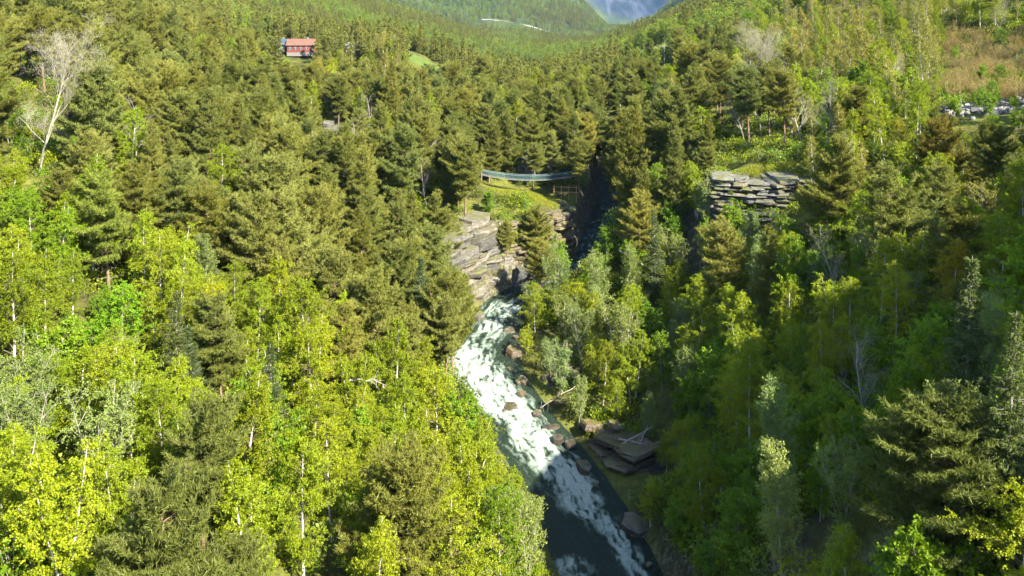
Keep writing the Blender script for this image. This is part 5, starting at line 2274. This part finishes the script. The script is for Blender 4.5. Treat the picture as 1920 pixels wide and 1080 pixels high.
def road_dist(x, y):
    d = np.full(len(x), 1e9)
    for P in ROADS.values():
        P = np.array(P, float)
        for a0, a1 in zip(P[:-1], P[1:]):
            for u in np.linspace(0, 1, 8):
                q = a0 * (1 - u) + a1 * u
                d = np.minimum(d, np.hypot(x - q[0], (y - q[1] + (30 if q[1] > 1700 else 0)) * (.16 if q[1] > 1700 else .35)))
    return d
def far_zone(name, label, n, y0, y1, spacing, smin, smax):
    x, y = far_points(n, y0, y1, 160)
    cell = {}
    keep = []
    dr = road_dist(x, y)
    z = height(x, y)
    sy = YH + FPX * (CAM_Z - z) / y
    dens = fbm(x / 70, y / 70, 77, 3)
    bare = fbm(x / 55, y / 110, 78, 3)
    glade = ((x - 20) / 34) ** 2 + ((y - 1140) / 140) ** 2 < 1
    glade |= ((x - 78) / 16) ** 2 + ((y - 930) / 110) ** 2 < 1
    for i in range(n):
        if glade[i]:
            continue
        if sy[i] < -160 or dr[i] < 6 + y[i] * .002 or any((x[i] - a_) ** 2 + (y[i] - b_) ** 2 < c_ * c_ for a_, b_, c_ in OPEN):
            continue
        sp = spacing
        key = (int(x[i] // sp), int(y[i] // sp))
        if key in cell or bare[i] > .80:
            continue
        cell[key] = 1
        keep.append(i)
    keep = np.array(keep)
    x, y, z, dens = x[keep], y[keep], z[keep], dens[keep]
    k = len(keep)
    pine = frng.random(k) < np.clip((.47 - dens) * 5 + .5, .08, .95)
    idx = np.where(pine, frng.integers(0, 4, k), 4 + frng.integers(0, 3, k))
    scatter(name, low, x, y, z - .2, frng.uniform(0, 6.28, k), frng.uniform(smin, smax, k), idx, label=label, category='forest')
    return k
nfar = [far_zone('valley_forest', 'mixed forest on the valley floor beyond the gorge', 26000, 318, 720, 3.9, .7, 1.1),
        far_zone('hillside_forest', 'distant green forest over the sides of the valley', 60000, 715, 2000, 6.0, .8, 1.2),
        far_zone('mountain_forest', 'far forest on the mountain closing the valley', 70000, 1990, 4300, 9.5, 1.0, 1.5)]
print('far trees', nfar)

# undergrowth: saplings, blueberry and herbs between the trees
und = [MB() for _ in range(6)]
ume = []
for k in range(6):
    w, l = make_bush(120 + k, [1.3, .9, 1.6, .8, 2.2, 1.1][k], 240, .19)
    ume.append(MB().merged(w).merged(l, 1).mesh('bush', [MAT['grey_bark'], MAT[['herb', 'herb', 'birch', 'herb', 'rowan', 'willow'][k]]]))
y = np.concatenate([np.sqrt(frng.uniform(40 ** 2, 230 ** 2, 15000)), frng.uniform(58, 112, 2500)])
x = np.concatenate([frng.uniform(-1, 1, 15000) * (y[:15000] * 1080 / FPX + 2), frng.uniform(14, 34, 2500)])
d_, _z = river_dist(x, y)
z = height(x, y)
ok = (d_ > 2.6) & (np.hypot(height(x + .6, y) - z, height(x, y + .6) - z) / .6 < 3.0) & ~((np.abs(x - 4) < 12) & (y > 162) & (y < 190)) & ~((np.abs(x - 41) < 9) & (np.abs(y - 150) < 7) & (frng.random(len(x)) < .7))
ok &= (fbm(x / 6, y / 6, 91, 3) > .40) & ~((x > 66) & (x < 98) & (y > 126) & (y < 158) & (frng.random(len(x)) < .97))
x, y, z = x[ok], y[ok], z[ok]
n_ = len(x)
scatter('undergrowth', ume, x, y, z, frng.uniform(0, 6.28, n_), frng.uniform(.7, 1.7, n_), frng.choice(6, n_, p=[.20, .18, .26, .14, .13, .09]),
        label='low bushes, saplings and herbs covering the forest floor', category='undergrowth')

# ------------------------------------------------------------------ rope bridge
def gz(x, y):
    return float(height(np.array([x]), np.array([y]))[0])

M_cable = plain('galvanised_cable', (.24, .27, .27), .6, .15, 4, metal=.3)
M_net = plain('teal_net', (.055, .13, .14), .7, .2, 3)
M_plank = plain('bridge_plank', (.15, .12, .085), .85, .35, 5, .3)
M_post = plain('bridge_post', (.16, .12, .08), .85, .3, 5, .3)
A, B = np.array([-6.2, 185.0, 17.9]), np.array([15.6, 186.0, 18.0])
br = empty('rope_bridge', tuple(A), label='slack rope footbridge with teal side nets crossing behind the grassy knoll', category='bridge')
LEN = np.linalg.norm(B - A)
def on_deck(u, dz=0.0, side=0.0):
    p = A * (1 - u) + B * u
    t = (B - A)[:2] / np.linalg.norm((B - A)[:2])
    return np.array([p[0] - t[1] * side, p[1] + t[0] * side, p[2] - 1.3 * 4 * u * (1 - u) + dz]) - A
pm = MB()
box(pm, (0, 0, 0), (.34, 1.1, .06))
pme = pm.mesh('plank', M_plank)
for u in np.linspace(.01, .99, 52):
    o = bpy.data.objects.new('plank', pme)
    o.location = on_deck(u, .02)
    o.rotation_euler = (0, math.atan(1.9 * 4 * (1 - 2 * u) / LEN), 0)
    link(o, br)
us = np.linspace(0, 1, 25)
for sd in (-.55, .55):
    for dz, r_ in ((.95, .03), (-.03, .03)):
        m_ = MB()
        tube(m_, [on_deck(u, dz * (1 if dz < 0 else 1.0), sd) for u in us], r_, 4)
        obj('handrail_cable' if dz > 0 else 'deck_cable', m_, M_cable, br)
    nm = MB()
    for u in np.linspace(0.005, .995, 64):
        tube(nm, [on_deck(u, 0, sd), on_deck(u, .92, sd)], .018, 3, cap=False)
    for dz in (.2, .4, .6, .8):
        tube(nm, [on_deck(u, dz, sd) for u in us], .02, 3, cap=False)
    obj('side_net', nm, M_net, br)
    for e, u in ((A, 0), (B, 1)):
        m_ = MB()
        box(m_, on_deck(u, .3, sd * 1.15), (.24, .24, 3.0))
        obj('post', m_, M_post, br)
# wooden railing on the far bank of the bridge
rl = empty('log_railing', (10.5, 183.2, gz(10.5, 183.2)), label='short orange-brown log railing below the right end of the rope bridge', category='railing')
M_rail = plain('orange_log', (.42, .22, .09), .8, .3, 5, .2)
for k in range(4):
    m_ = MB()
    tube(m_, [(k * 1.5 - 2, 0, -.3), (k * 1.5 - 2, 0, 3.2)], .08, 5)
    obj('post', m_, M_rail, rl)
for zz in (1.9, 2.9):
    m_ = MB()
    tube(m_, [(-2.2, .12, zz), (2.9, .12, zz - .15)], .065, 5)
    obj('rail', m_, M_rail, rl)

# ------------------------------------------------------------------ houses
M_red = plain('red_boarding', (.15, .040, .026), .8, .25, 3)
M_white = plain('white_paint', (.26, .255, .24), .6, .05, 3)
M_glass = plain('window_glass', (.05, .06, .07), .1, .2, 2, spec=.6)
M_tin = plain('faded_red_roof', (.13, .068, .046), .7, .3, 2)
M_blue = plain('blue_grey_roof', (.05, .07, .09), .7, .15, 2)
M_slate = plain('grey_roof', (.11, .11, .115), .7, .2, 2)
M_found = plain('concrete', (.16, .155, .14), .9, .15, 3)

def house(label, x, y, w, d, h, rise, wall, roof, rz=0.0, balcony=False, cols=4, lift=0.0):
    z = min(gz(x - w / 2, y), gz(x + w / 2, y), gz(x, y - d / 2)) + lift
    hs = empty('house', (x, y, z), rz, label=label, category='house', group='houses in the valley')
    m_ = MB()
    box(m_, (0, 0, .2), (w + .1, d + .1, 1.4))
    obj('foundation', m_, M_found, hs)
    m_ = MB()
    box(m_, (0, 0, .9 + h / 2), (w, d, h))
    g = np.array([(-w / 2, -d / 2, .9 + h), (-w / 2, d / 2, .9 + h), (-w / 2, 0, .9 + h + rise), (w / 2, -d / 2, .9 + h), (w / 2, d / 2, .9 + h), (w / 2, 0, .9 + h + rise)])
    m_.add(g, [(0, 2, 1), (3, 4, 5)])
    wl = obj('wall', m_, wall, hs)
    m_ = MB()
    t_, ov = .18, .45
    for sg in (-1, 1):
        e0, e1 = np.array([0, sg * (d / 2 + ov), .9 + h - rise * ov / (d / 2)]), np.array([0, 0, .9 + h + rise])
        V = []
        for q in (e0, e1):
            for dx in (-w / 2 - ov, w / 2 + ov):
                for dz in (.02, t_):
                    V.append(q + np.array([dx, 0, dz]))
        m_.add(V, [(0, 2, 6, 4), (1, 5, 7, 3), (0, 4, 5, 1), (2, 3, 7, 6), (0, 1, 3, 2), (4, 6, 7, 5)])
    rf = obj('roof', m_, roof, hs)
    m_ = MB()
    box(m_, (w * .2, .4, .9 + h + rise), (.7, .7, 1.5))
    obj('chimney', m_, M_found, rf)
    rows_ = 2 if h > 3.6 else 1
    for r_ in range(rows_):
        for c in range(cols):
            m_ = MB()
            cx, cz = -w / 2 + w * (c + .5) / cols, .9 + 1.5 + r_ * 2.5
            box(m_, (cx, -d / 2 - .03, cz), (1.05, .1, 1.15))
            wd = obj('window', m_, M_white, hs)
            for q in (-1, 1):
                m_ = MB()
                box(m_, (cx + q * .29, -d / 2 - .07, cz), (.40, .06, .95))
                obj('pane', m_, M_glass, wd)
    if balcony:
        m_ = MB()
        box(m_, (0, -d / 2 - .9, .9 + 2.45), (w, 1.7, .14))
        bl = obj('balcony', m_, M_red, hs)
        m_ = MB()
        for c in np.arange(-w / 2, w / 2 + .01, .3):
            box(m_, (c, -d / 2 - 1.7, .9 + 3.0), (.12, .05, 1.0))
        obj('balustrade', m_, M_red, bl)
        for c in (-w / 2 + .1, 0, w / 2 - .1):
            m_ = MB()
            box(m_, (c, -d / 2 - 1.65, .9 + 1.2), (.16, .16, 2.4))
            obj('post', m_, M_red, bl)
    return hs
house('long low red timber house with a faded red roof on the left terrace', -80.5, 348, 10.5, 6, 2.9, 1.9, M_red, M_tin, .06, False, 5, 1.2)
house('small house with a blue-grey roof left of the red house', -89.5, 350, 6.0, 5, 1.8, 1.7, M_white, M_blue, -.2, False, 3, 1.4)
house('little grey-roofed cabin right of the red house', -60.5, 342, 4.6, 4.2, 2.4, 1.5, M_white, M_slate, .3, False, 2, 1.0)
house('white farmhouse highest up on the distant right slope', 118, 980, 10, 8, 3.4, 2.6, M_white, M_slate, .3, False, 4, 4.0)
house('white farmhouse beside the hill road on the distant right slope', 109, 700, 7.5, 6, 3.0, 2.2, M_white, M_slate, -.2, False, 4, 3.0)
house('pale cottage farthest right on the distant right slope', 128, 660, 8, 7, 2.6, 2.4, M_white, M_slate, .2, False, 3, 3.0)

# ------------------------------------------------------------------ roads and open fields laid over the terrain
def ribbon(name, label, P, width, mat, lift=.5):
    P = np.array(P, float)
    u = np.linspace(0, len(P) - 1, 60)
    c = np.stack([np.interp(u, np.arange(len(P)), P[:, k]) for k in (0, 1)], 1)
    t = np.gradient(c, axis=0)
    t /= np.linalg.norm(t, axis=1)[:, None]
    n_ = np.stack([-t[:, 1], t[:, 0]], 1)
    V, W_ = [], np.linspace(-.5, .5, 4)
    for w in W_:
        q = c + n_ * w * width
        V.append(np.column_stack([q, height(q[:, 0], q[:, 1]) + lift]))
    V = np.stack(V, 1).reshape(-1, 3)
    a_ = (np.arange(59)[:, None] * 4 + np.arange(3)[None]).reshape(-1, 1)
    m_ = MB()
    m_.add(V, np.hstack([a_, a_ + 1, a_ + 5, a_ + 4]))
    return obj(name, m_, mat, kind='structure', label=label)
M_gravel = plain('gravel', (.22, .20, .16), .95, .15, .4)
ribbon('valley_road', 'pale gravel road crossing the far valley floor', ROADS['valley_road'], 16, M_gravel, 1.0)
ribbon('hill_road', 'pale gravel road climbing the distant right slope', ROADS['hill_road'], 4.5, M_gravel, .6)
M_scar = plain('pink_scree', (.18, .15, .135), .95, .3, .15)
ribbon('rock_band', 'bare pinkish rock band along the distant left ridge', ROADS['rock_band'], 22, M_scar, 1.5)
def field(name, label, cx, cy, rx, ry, mat, lift=.12, seed=0):
    V, F_ = [(cx, cy)], []
    rings, seg = 10, 40
    for k in range(1, rings + 1):
        for j in range(seg):
            a_ = j * 2 * math.pi / seg
            w = 1 + .18 * math.sin(2 * a_ + seed) + .1 * math.sin(5 * a_ + 2 * seed)
            V.append((cx + rx * w * k / rings * math.cos(a_), cy + ry * w * k / rings * math.sin(a_)))
    for j in range(seg):
        F_.append((0, 1 + j, 1 + (j + 1) % seg))
    V = np.array(V)
    z = height(V[:, 0], V[:, 1]) + lift
    z[-seg:] -= .5
    Q = []
    for k in range(rings - 1):
        for j in range(seg):
            Q.append((1 + k * seg + j, 1 + (k + 1) * seg + j, 1 + (k + 1) * seg + (j + 1) % seg, 1 + k * seg + (j + 1) % seg))
    m_ = MB()
    VV = np.column_stack([V, z])
    m_.add(VV, F_, 0, None, True)
    m_.add(VV, Q, 0, None, True)
    return obj(name, m_, mat, kind='structure', label=label)
M_lush = plain('lush_pasture', (.062, .092, .014), .95, .25, .3)
M_hay = plain('dry_field', (.17, .155, .07), .95, .2, .2)
field('pasture', 'small bright green pasture right of the red house', -35, 350, 15, 5, M_lush, .2, 1)
field('pasture', 'yellow-green pasture on the valley floor', 48, 398, 8, 9, M_lush, .2, 2)
field('hay_field', 'pale dry field on the right side of the valley', 66, 402, 10, 9, M_hay, .2, 3)
field('hay_field', 'second pale dry field higher on the right side', 82, 412, 8, 7, M_hay, .2, 4)
field('hay_field', 'pale dry field farthest up the right side of the valley', 84, 520, 9, 12, M_hay, .2, 6)
field('pasture', 'long pale green pasture on the distant valley floor', 20, 1150, 30, 120, M_lush, .6, 7)
field('pasture', 'narrow pale green pasture on the distant right valley side', 78, 940, 13, 95, M_lush, .6, 8)
field('scree', 'pale rocky opening on the distant left shoulder', -72, 640, 14, 34, M_hay, .3, 5)

# ------------------------------------------------------------------ stone bank on the right, power pole
def stone_bank(label, x0, x1, y, z0, z1, n, seed):
    rng = np.random.default_rng(seed)
    sb = empty('stone_bank', ((x0 + x1) / 2, y, z0), label=label, category='stone bank')
    l0 = np.array(sb.location)
    for k in range(n):
        u, v = np.clip(rng.normal(.5, .24), -.1, 1.1), np.clip(rng.normal(.55, .26), 0, 1)
        x = x0 + (x1 - x0) * u
        yy = y + 10 * v + rng.uniform(-.3, .3)
        s_ = rng.uniform(.4, 1.1)
        o = bpy.data.objects.new('stone', STONES[rng.integers(len(STONES))])
        o.location = (x - l0[0], yy - l0[1], gz(x, yy) + .15 - l0[2])
        o.scale = (s_ * 1.2, s_, s_ * .8)
        o.rotation_euler = tuple(rng.uniform(-.5, .5, 2)) + (rng.uniform(0, 6.3),)
        link(o, sb)
stone_bank('bank of tumbled white stones under the brushwood meadow', 74.0, 86.0, 147.0, 33.0, 37.6, 295, 3)
stone_bank('second small bank of white stones at the right edge', 87.5, 93, 148.5, 33.5, 37.4, 110, 4)

pp = empty('power_pole', (54.5, 318, gz(54.5, 318)), label='pair of grey wooden power poles with a crossbar far up the valley', category='pole')
for sd in (-1.1, 1.1):
    m_ = MB()
    tube(m_, [(sd, 0, -1), (sd, 0, 11)], [.1, .07], 6)
    obj('post', m_, MAT['dead_wood'], pp)
m_ = MB()
box(m_, (0, 0, 10.4), (4.0, .14, .16))
obj('crossarm', m_, MAT['dead_wood'], pp)

# ------------------------------------------------------------------ fallen timber
def log(name, label, P, r0, r1, stubs, seed, mat='dead_wood'):
    rng = np.random.default_rng(seed)
    P = np.array(P, float)
    lo = P[0]
    u = np.linspace(0, len(P) - 1, 8)
    Q = np.stack([np.interp(u, np.arange(len(P)), P[:, k]) for k in range(3)], 1) - lo
    Q[1:-1] += rng.normal(0, .06, (6, 3))
    root = empty(name, tuple(lo), label=label, category='fallen tree')
    m_ = MB()
    tube(m_, Q, np.linspace(r0, r1, 8), 6)
    obj('trunk', m_, MAT[mat], root)
    d = unit(Q[-1] - Q[0])
    for k in range(stubs):
        q = along_poly(Q, rng.uniform(.35, 1))
        dd = unit(d * .5 + rng.normal(0, .7, 3))
        ln_ = rng.uniform(.5, 1.5)
        m_ = MB()
        tube(m_, [q, q + dd * ln_ * .5, q + dd * ln_ + rng.normal(0, .1, 3)], [r1 * .9, r1 * .6, .012], 4)
        obj('branch', m_, MAT[mat], root)
log('fallen_tree', 'pale broken trunk leaning out of the willows above the ledge', [(15.0, 126, gz(15, 126) + 1), (18.2, 127.5, gz(15, 126) + 5.2)], .17, .12, 3, 1)
log('fallen_tree', 'thin bleached trunk lying on the slope right of the upper willows', [(20.5, 142, 13.5), (16.5, 139.5, 16.6)], .09, .05, 2, 2)
log('fallen_branch', 'dead grey branch with twigs reaching out over the rapids', [(8.2, 117.5, 5.8), (5.6, 116.4, 4.9), (3.6, 115.6, 3.9)], .06, .025, 9, 3)
for k, (a_, b_) in enumerate([((12.2, 107.6, 3.0), (16.8, 109.4, 4.6)), ((13.0, 106.6, 2.6), (17.6, 108.0, 3.6)), ((14.2, 106.2, 2.5), (16.4, 109.8, 4.5)), ((12.8, 108.6, 3.6), (16.9, 107.4, 3.3))]):
    log('driftwood_log', ['longest', 'lowest', 'steepest', 'uppermost'][k] + ' bleached driftwood log stranded at the end of the brown ledge', [a_, b_], .11, .06, 2, 10 + k)
log('fallen_tree', 'bleached fallen trunk poking through the left bank birches', [(-16.5, 92, gz(-16.5, 92) + 5.0), (-13.6, 91, gz(-16.5, 92) + 5.3)], .13, .05, 7, 6)
log('fallen_tree', 'thin pale trunk leaning from the left bank birches over the dark pool', [(-2.6, 84, 7.5), (1.6, 90, 6.6)], .10, .04, 6, 7)

# ------------------------------------------------------------------ grass on the open knoll, bench and meadow
grng = np.random.default_rng(44)
gm = MB()
def tufts(n, cx, cy, rx, ry, hgt, shift):
    x, y = cx + grng.normal(0, .45, n) * rx, cy + grng.normal(0, .45, n) * ry
    ok = (np.hypot((x - cx) / rx, (y - cy) / ry) < 1)
    d_, _ = river_dist(x, y)
    ok &= d_ > 1.5
    x, y = x[ok], y[ok]
    z = height(x, y) - .04
    C = np.repeat(np.stack([x, y, z], 1), 6, 0) + grng.normal(0, .16, (len(x) * 6, 3)) * np.array([1, 1, 0])
    D_ = unit(grng.normal(0, .45, C.shape) + UP)
    blades(gm, C, D_, hgt * grng.uniform(.5, 1.2, len(C)), .09, grng, 0, grng.normal(.5 + shift, .2, len(C)))
tufts(3200, 4, 168.5, 9, 5.0, .5, .2)
tufts(1500, 40, 146, 10, 3.5, .45, .1)
tufts(2600, 88, 165, 14, 10, .5, -.1)
tufts(2200, 100, 215, 22, 26, .7, -.1)
MAT['grass'] = leaf_material('spring_grass', (.10, .13, .012), (.19, .21, .018), (.30, .29, .04), .35, .2)
obj('grass', gm, MAT['grass'], kind='stuff', label='yellow-green spring grass on the knoll, the bench and the right meadow', category='grass')

# ------------------------------------------------------------------ the air of the valley
hz = MB()
z0_, z1_ = float(GZ.min()) - 1, float(GZ.max()) + 25
box(hz, (float(gx[0] + gx[-1]) / 2, float(gy[0] + gy[-1]) / 2, (z0_ + z1_) / 2), (float(gx[-1] - gx[0]) + 40, float(gy[-1] - gy[0]) + 40, z1_ - z0_))
hm = bpy.data.materials.new('valley_air')
hm.use_nodes = True
hm.node_tree.nodes.clear()
ho = hm.node_tree.nodes.new('ShaderNodeOutputMaterial')
hv = hm.node_tree.nodes.new('ShaderNodeVolumePrincipled')
hv.inputs['Color'].default_value = (.22, .48, 1.0, 1)
hv.inputs['Density'].default_value = 2.6e-5
hv.inputs['Anisotropy'].default_value = 0.0
hm.node_tree.links.new(hv.outputs[0], ho.inputs['Volume'])
obj('haze', hz, hm, kind='stuff', label='thin bluish air between the viewer and the far mountains')
